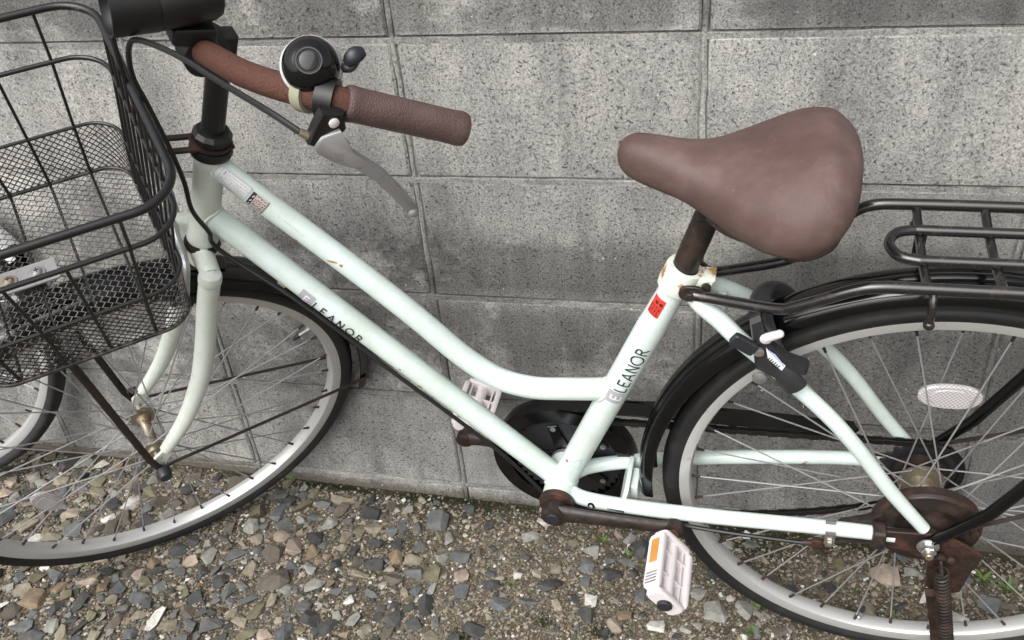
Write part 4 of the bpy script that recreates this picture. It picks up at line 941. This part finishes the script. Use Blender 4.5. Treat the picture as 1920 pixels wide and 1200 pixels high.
# ---- rear rack
rk = part('rear_rack')
for sg in (-1, 1):
    q = tb([(-.288, .0235, .322), (-.268, .028, .319), (-.235, .043, .3155), (-.195, .058, .3155), (-.178, .063, .321), (-.149, .070, .345), (-.128, .0715, .371), (-.104, .072, .3865), (-.06, .072, .3895), (.06, .072, .3895), (.20, .072, .3895), (.27, .070, .3895), (.295, .050, .3895), (.300, .02, .3895), (.300, 0, .3895)] if sg > 0 else [(-.288, .0235*sg, .327), (-.268, .028*sg, .3275), (-.235, .041*sg, .333), (-.195, .058*sg, .342), (-.178, .064*sg, .352), (-.148, .070*sg, .371), (-.128, .0715*sg, .382), (-.105, .072*sg, .3885), (-.06, .072*sg, .3895), (.06, .072*sg, .3895), (.20, .072*sg, .3895), (.27, .070*sg, .3895), (.295, .050*sg, .3895), (.300, .02*sg, .3895), (.300, 0, .3895)], .0064, 14, 5); sub('rack_rail', rk, q, 'rack_metal')
    q = MB(); q.box((-.286, .0225*sg, .3275), X, Z, .0145, .0100, .0022, .0006, .0095); sub('rail_tab', rk, q, 'dark_rust')
    q = MB(); q.lathe([(.003, 0), (.0062, .0005), (.0062, .005), (.004, .006)], (-.288, .025*sg, .3275), Y*sg, 6); sub('rail_bolt', rk, q, 'dark_rust', smooth=None)
    q = MB(); q.tube([(-.002, .0705*sg, .002), (.012, .0715*sg, .016), (.055, .0735*sg, .070), (.205, .0725*sg, .372), (.208, .072*sg, .386)], [.0055, .0072, .0075, .0075, .0065], 12); sub('rack_stay', rk, q, 'black_paint')
q = tb([(.26, .026, .3885), (.10, .026, .3885), (-.045, .026, .3885), (-.066, .0258, .3885), (-.083, .019, .3885), (-.0905, 0, .3885), (-.083, -.019, .3885), (-.066, -.0258, .3885), (-.045, -.026, .3885), (.10, -.026, .3885), (.26, -.026, .3885)], .0056, 12, 5); sub('rack_loop', rk, q, 'rack_metal')
for x in (-.059, .008, .10, .19, .25):
    sub('rack_crossbar', rk, tb([(x, -.070, .386), (x, -.026, .3805), (x, .026, .3805), (x, .070, .386)], .0048, 10), 'rack_metal')
for x in (-.055, .19):
    for sg in (-1, 1):
        q = tb([(x, .072*sg, .386), (x, .079*sg, .382), (x, .084*sg, .372), (x, .0845*sg, .357)], .0038, 10, 4); q.ball((x, .0845*sg, .355), .0056, 10); sub('rope_hook', rk, q, 'rack_metal')
for x in (-.045,):
    q = MB(); q.plate([(-.006, 0), (.006, 0), (.006, .030), (-.006, .030)], (x-.012, .028, .357), X, Z, .0016, .0004); sub('guard_tab', rk, q, 'rack_metal')

# ---- ring lock on the seat stays
lk = part('ring_lock')
LKP = [(-.2234, .332), (-.213, .3387), (-.2069, .315), (-.196, .2957), (-.1809, .2818), (-.1585, .2732), (-.1606, .2588), (-.1762, .2619), (-.1857, .2465), (-.2141, .2627), (-.2177, .2913)]
q = MB(); q.plate(LKP, (0, -.062, 0), X, Z, .013, .004); sub('lock_body', lk, q, 'grey_plastic')
rd = V((-.205, 0, .29)).normalized(); o_ = rd*.300
pts = [o_+(-Y)*(.066*math.cos(a))+rd*(.062+.0*a if False else .070*math.sin(a)) for a in np.linspace(R(-5), R(185), 24)]
q = MB(); q.tube(pts, .0135, 12, flat=(rd.cross(Y), (1, .62))); sub('lock_ring', lk, q, 'grey_plastic')
q = MB(); q.box((-.2275, -.0745, .3055), V((.83, 0, -.55)), V((.55, 0, .83)), .0145, .0078, .0042, .0012, .003); sub('key', lk, q, 'dark_cap')
q = MB(); q.lathe([(.004, 0), (.0055, .0005), (.0055, .004), (.003, .005)], (-.2115, -.071, .2945), -Y, 14); sub('key_barrel', lk, q, 'silver_clip')
q = MB(); q.tube([(-.2055, -.070, .3120), (-.192, -.073, .3215)], [.0052, .0046], 12); q.ball((-.192, -.073, .3215), .0046, 10); q.lathe([(.0062, 0), (.0062, .002), (.004, .003)], (-.2055, -.0705, .3120), -Y, 14); sub('lock_lever', lk, q, 'white_plastic')
q = MB(); lab = [(-.2048, .2992), (-.2017, .2834), (-.1865, .2678), (-.1831, .2752)]; q.plate(lab, (0, -.0708, 0), X, Z, .0008, .0002); sub('lock_label', lk, q, 'white_ink')
q = MB(); q.plate([(-.2046, .2985), (-.1952, .2872), (-.1850, .2742), (-.1842, .2758), (-.1948, .2910)], (0, -.0713, 0), X, Z, .0006, .0002); sub('label_print', lk, q, 'blue_sticker')
q = MB()
for i in range(6):
    t = i/6; q.box((-.2005+.0125*t, -.0713, .2843-.0125*t), V((.75, 0, -.65)), V((.65, 0, .75)), .0006, .0013+.0006*(i % 2), .0003, .0001)
sub('label_print', lk, q, 'ink')
q = MB(); q.lathe([(.003, 0), (.0078, .001), (.0078, .004), (.003, .006)], (-.209, -.068, .2545), -Y, 16); sub('lock_screw', lk, q, 'steel')

# ---- drivetrain
cg = part('chain_guard')
q = MB(); gx, gz = -.470, -.046; yg = .050
def gring(ro, ri, y0, y1, a0=0., a1=2*math.pi): q.lathe([(ri, y0), (ro, y0), (ro+.002, (y0+y1)/2), (ro, y1), (ri, y1)], (gx, 0, gz), Y, 56, closedprof=True, ref=X)
gring(.104, .082, yg-.012, yg+.014)
sub('guard_ring', cg, q, 'black_paint')
q = MB(); q.plate([(-.470, .058), (-.340, .0665), (-.170, .0640), (-.086, .0580), (-.078, .046), (-.086, .0335), (-.170, .040), (-.340, .0445), (-.470, .036)], (0, yg+.013, 0), X, Z, .002, .0006)
q.plate([(-.470, -.0015), (-.340, -.0015), (-.170, -.0015), (-.086, -.0015), (-.086, .0015), (-.470, .0015)], (0, yg, .0615), X, V((0, 0, 1)), .024, .0005); sub('guard_band', cg, q, 'black_paint')
q = MB(); q.lathe([(.006, yg+.0145), (.080, yg+.0145), (.0825, yg+.0155)], (gx, 0, gz), Y, 48); sub('guard_plate', cg, q, 'black_paint')
cw = part('chainwheel')
q = MB(); pr = []
for i in range(40*4):
    a = 2*math.pi*i/(40*4); pr.append(((.0815 if i % 4 in (0, 1) else .0765)*math.cos(a), (.0815 if i % 4 in (0, 1) else .0765)*math.sin(a)))
q.plate(pr, (BBc.x, .046, BBc.z), X, Z, .0025, .0004); sub('toothed_ring', cw, q, 'dark_cap')
for i in range(5):
    a = R(105+72*i); d = V((math.cos(a), 0, math.sin(a))); e = V((-math.sin(a), 0, math.cos(a)))
    q = MB(); q.plate([(.010, -.012), (.068, -.007), (.068, .007), (.010, .012)], (BBc.x, .0425, BBc.z), d, e, .004, .001); sub('spider_arm', cw, q, 'black_paint')
    q = MB(); q.lathe([(.0045, 0), (.0042, .0015), (.0005, .002)], V((BBc.x, .0400, BBc.z))+d*.063, -Y, 10); sub('ring_bolt', cw, q, 'steel')
q = MB(); q.lathe([(.0195, -.034), (.0245, -.0350), (.0252, -.0385), (.0235, -.0440), (.0195, -.0450), (.0120, -.0460), (.0085, -.052)], BBc, Y, 28); part('bearing_cup', q, 'red_rust')
q = MB(); q.lathe([(.0195, .034), (.0235, .0345), (.0235, .0390), (.012, .0405)], BBc, Y, 28); part('bearing_cup', q, 'steel')
PE = [(-.3030, -.034, -.0655), (-.6280, -.0525, .070)]
for (px_, pz_, py_), sg in zip(PE, (-1, 1)):
    ck = part('crank'); y0 = .0560*sg
    a = V((BBc.x, y0, BBc.z)); b = V((px_, py_, pz_)); d = (b-a).normalized()
    q = MB(); q.tube([a-d*.004, a+d*.016, a+d*.035, a+(b-a)*.55, a+(b-a)*.85, b-d*.004], [.0165, .0150, .0125, .0108, .0105, .0118], 16, flat=(Y, (.62, 1)))
    q.lathe([(.0125, -.010), (.0170, -.008), (.0172, .009), (.0130, .0105)], a, Y*sg, 24); q.lathe([(.010, -.0075), (.0130, -.006), (.0132, .006), (.010, .0072)], b, Y*sg, 20); sub('crank_arm', ck, q, 'dark_rust')
    q = MB(); q.lathe([(.0098, .0095), (.0098, .0118), (.0085, .0128), (.0003, .0130)], a, Y*sg, 20); sub('dust_cap', ck, q, 'dark_cap')
    pd = part('pedal'); dy = Y*sg
    q = MB(); q.lathe([(.0075, 0), (.0085, .006), (.0070, .014), (.0060, .018)], b+dy*.006, dy, 16); sub('spindle', pd, q, 'rust')
    e1 = V((.62, 0, -.785)).normalized() if sg < 0 else V((.95, 0, -.30)).normalized(); e2 = dy.cross(e1).normalized()
    e2 = e2 if e2.z > 0 else -e2
    c0 = b+dy*.0665+e1*.001
    q = MB(); HW, HL, TK = .0300, .0465, .0120
    for s1 in (-1, 1):
        q.box(c0+e1*(HW-.004)*s1, dy, e2, HL-.006, TK, .004, .002, .006)           # front and rear rails
        q.box(c0+dy*(HL-.004)*s1, e1, e2, HW-.004, TK*.92, .0045, .002, .006)       # end plates
    q.tube([c0-dy*.043, c0+dy*.043], .0085, 14)                                     # barrel
    for t_ in (-.020, .012): q.box(c0+dy*t_, e1, e2, HW-.006, TK*.55, .0014, .0004)
    for s1 in (-1, 1): q.box(c0+e1*s1*.017, dy, e2, HL-.007, TK*.5, .0012, .0004)
    sub('pedal_body', pd, q, 'white_plastic')
    for s1 in (-1, 1):
        q = MB(); q.box(c0+e1*(HW+.0003)*s1-dy*.013, dy, e2, .0175, .0058, .0010, .0004, .001); sub('pedal_reflector', pd, q, 'amber')
        for i in range(4):
            q = MB(); q.box(c0+e1*(HW-.0001)*s1+dy*(.020+.0045*i), dy, e2, .0010, .0085, .0008, .0002); sub('pedal_groove', pd, q, 'alloy')
    q = MB(); q.lathe([(.0085, 0), (.0095, .001), (.0095, .004), (.0080, .0052), (.0003, .0055)], c0+dy*(HL+.0003), dy, 20); sub('pedal_cap', pd, q, 'dark_cap')
# sprocket and chain
q = MB(); pr = []
for i in range(22*4):
    a = 2*math.pi*i/(22*4); rr = .0520 if i % 4 in (0, 1) else .0470; pr.append((rr*math.cos(a), rr*math.sin(a)))
q.plate(pr, (0, .046, 0), X, Z, .0025, .0004); spk = part('sprocket', q, 'dark_cap')
q = MB(); q.lathe([(.012, .030), (.036, .034), (.036, .0405), (.030, .0440), (.012, .0450)], (0, 0, 0), Y, 32); sub('freewheel', spk, q, 'dark_rust')
ch = part('chain'); 
def tangent(top):
    s1 = 1 if top else -1; return V((BBc.x, .046, BBc.z))+V((.02, 0, 1)).normalized()*.0790*s1, V((0, .046, 0))+V((.02, 0, 1)).normalized()*.0500*s1
link_me = None; pts = []
a, b = tangent(True); c_, d_ = tangent(False)
n1 = 36
for i in range(n1+1): pts.append(a.lerp(b, i/n1))
for i in range(1, 9):
    an = R(90-180*i/9); pts.append(V((.0500*math.cos(an), .046, .0500*math.sin(an))))
for i in range(n1+1): pts.append(d_.lerp(c_, i/n1)-Z*.046*math.sin(math.pi*i/n1)**.6)
q = MB()
for i, (p, p2) in enumerate(zip(pts[:-1], pts[1:])):
    dd = (p2-p).normalized(); up2 = dd.cross(Y).normalized(); w0 = .0032 if i % 2 else .0022
    for sg in (-1, 1): q.box((p+p2)/2+Y*w0*sg, dd, up2, (p2-p).length*.62, .0042, .0007, .0002, .0040)
o = q.build('chain_links', 'chain', ch, kind='stuff')

# ---- rear brake drum, stand, axle nuts
rb = part('rear_brake')
q = MB(); q.lathe([(.010, -.054), (.020, -.0545), (.026, -.052), (.034, -.0505), (.040, -.052), (.0465, -.053), (.050, -.0515), (.0595, -.050), (.0615, -.047), (.0615, -.034), (.058, -.031), (.020, -.030)], (0, 0, 0), Y, 56); sub('drum_cover', rb, q, ['dark_rust'])
q = MB(); q.lathe([(.0600, -.0485), (.0628, -.0465), (.0628, -.0345), (.0600, -.0325)], (0, 0, 0), Y, 56, closedprof=True); sub('drum_band', rb, q, 'red_rust')
q = MB(); q.plate([(-.104, -.018), (-.100, -.006), (-.070, .008), (-.052, .024), (-.040, .010), (-.040, -.016), (-.07, -.022)], (0, -.047, 0), X, Z, .012, .002); sub('torque_arm', rb, q, 'dark_rust')
q = MB(); q.lathe([(.0105, -.006), (.0118, -.006), (.0118, .006), (.0105, .006)], (-.110, -.0583, -.0062), V((1, -.05, .09)), 24, closedprof=True); q.box((-.110, -.062, -.0235), X, Z, .006, .009, .0035, .001); sub('stay_clip', rb, q, 'silver_clip')
q = MB(); q.lathe([(.002, 0), (.0048, .0005), (.0048, .004), (.002, .005)], (-.110, -.0655, -.0265), -Y, 6); sub('clip_bolt', rb, q, 'gold', smooth=None)
q = MB(); q.tube([(-.140, -.0545, -.0465), (-.128, -.055, -.0440)], .0042, 10); q.box((-.124, -.056, -.041), X, Z, .006, .007, .004, .001); sub('cable_anchor', rb, q, 'red_rust')
q = MB(); q.tube([(-.124, -.055, -.042), (-.085, -.054, -.033), (-.045, -.052, -.030), (.02, -.05, -.045)], .0030, 8); sub('brake_rod', rb, q, 'dark_rust')
q = MB(); q.lathe([(.002, 0), (.0052, .0005), (.0052, .006), (.003, .007)], (.0505, -.054, .012), V((.3, -1, 0)), 10); sub('brake_bolt', rb, q, 'red_rust')
ks = part('kickstand')
q = MB(); q.plate([(-.060, .010), (-.060, -.016), (-.020, -.022), (.006, -.040), (.012, -.090), (.030, -.104), (.052, -.094), (.058, -.050), (.066, -.018), (.052, -.006), (.030, .008), (.0, .014)], (0, -.0655, 0), X, Z, .005, .001); sub('stand_plate', ks, q, 'red_rust')
q = MB(); q.box((-.055, -.064, -.003), Z, Y, .016, .012, .0075, .0015, .005); sub('stand_strap', ks, q, 'dark_rust')
q = MB(); q.plate([(-.012, 0), (.014, 0), (.012, -.10), (.008, -.20), (-.006, -.20), (-.008, -.10)], (.022, -.074, -.088), V((1, 0, .18)), V((-.18, -.20, 1)), .011, .003); sub('stand_leg', ks, q, 'red_rust')
q = MB(); q.tube([(.050, -.113, -.283), (.056, -.124, -.330)], [.009, .010], 12); q.box((.050, -.126, -.327), X, Y, .022, .011, .005, .002); sub('stand_foot', ks, q, 'rubber')
q = MB(); hx = []; s0, s1 = V((.0195, -.0815, -.034)), V((.050, -.100, -.190)); ax_ = (s1-s0).normalized(); e1, e2 = perp(ax_); NT_ = 27
for i in range(NT_*12+1):
    a = 2*math.pi*i/12; hx.append(s0+(s1-s0)*(i/(NT_*12))+(e1*math.cos(a)+e2*math.sin(a))*.0078)
q.tube(hx, .0022, 6); sub('stand_spring', ks, q, 'dark_rust')
q = MB(); q.tube(cr([s0+ax_*.002+e1*.0078, s0-ax_*.006+e1*.004, s0-ax_*.014, s0-ax_*.008-e1*.006], 4), .0022, 6); q.lathe([(.002, 0), (.0062, .0005), (.0062, .004), (.003, .006)], (.0175, -.072, -.020), -Y, 12); q.lathe([(.002, 0), (.0058, .0005), (.0058, .004), (.003, .006)], (.030, -.070, -.025), -Y, 12); sub('spring_pin', ks, q, 'dark_rust')
for sg in (-1, 1):
    an = part('axle_nut'); q = MB(); q.lathe([(.0045, 0), (.0125, 0), (.0130, .002), (.0115, .003)], (0, .0735*sg, 0), Y*sg, 20); q.lathe([(.0045, .003), (.0092, .003), (.0092, .0105), (.0080, .012), (.0045, .0125)], (0, .0735*sg, 0), Y*sg, 6); sub('nut', an, q, 'silver_clip', smooth=20)
    q = MB(); q.lathe([(.0002, 0), (.0050, 0), (.0050, .0175), (.0040, .0185), (.0002, .0185)], (0, .0735*sg, 0), Y*sg, 12); sub('axle_end', an, q, 'gold')

# ================================================================== a second bicycle, mostly outside the frame
b2 = link('bicycle', None); yw = .28
X2 = V((math.cos(yw), math.sin(yw), 0)); Y2 = V((-math.sin(yw), math.cos(yw), 0))
M2 = Matrix((X2, Y2, Z)).transposed().to_4x4(); M2.translation = V((-1.003, -.119, .004)); b2.matrix_world = M2
tag(b2, 'black tyred wheel of another bicycle showing beneath the basket at the left edge', 'bicycle')
w2 = wheel(b2, 'front_wheel', Matrix.Identity(4), True, loc=V((0, 0, .326)))
w2.scale = (1.012, 1.35, 1.012)
o2 = V((0, 0, .326))
def part2(name, q, mt): return q.build(name, mt, b2)
for sg in (-1, 1): part2('fork_blade', tb([o2+V((0, .055*sg, 0)), o2+V((-.03, .054*sg, .06)), o2+V((-.075, .052*sg, .18)), o2+V((-.16, .05*sg, .39))], [.008, .010, .0125, .0132], 14, 5), 'paint')
part2('fork_crown', tb([o2+V((-.16, -.055, .39)), o2+V((-.163, 0, .398)), o2+V((-.16, .055, .39))], .015, 14, 4), 'paint')
part2('head_tube', tb([o2+V((-.165, 0, .40)), o2+V((-.222, 0, .55))], .0178, 18), 'paint')
prof = [(.340, -.024), (.350, -.020), (.354, -.008), (.355, 0), (.354, .008), (.350, .020), (.340, .024)]; prof = prof+[(a-.0012, b*.95) for a, b in prof[::-1]]
q = MB(); q.lathe(prof, o2, -Y, 48, ref=X, a0=R(23), a1=R(160), closedprof=True); part2('mudguard', q, 'white_ink')
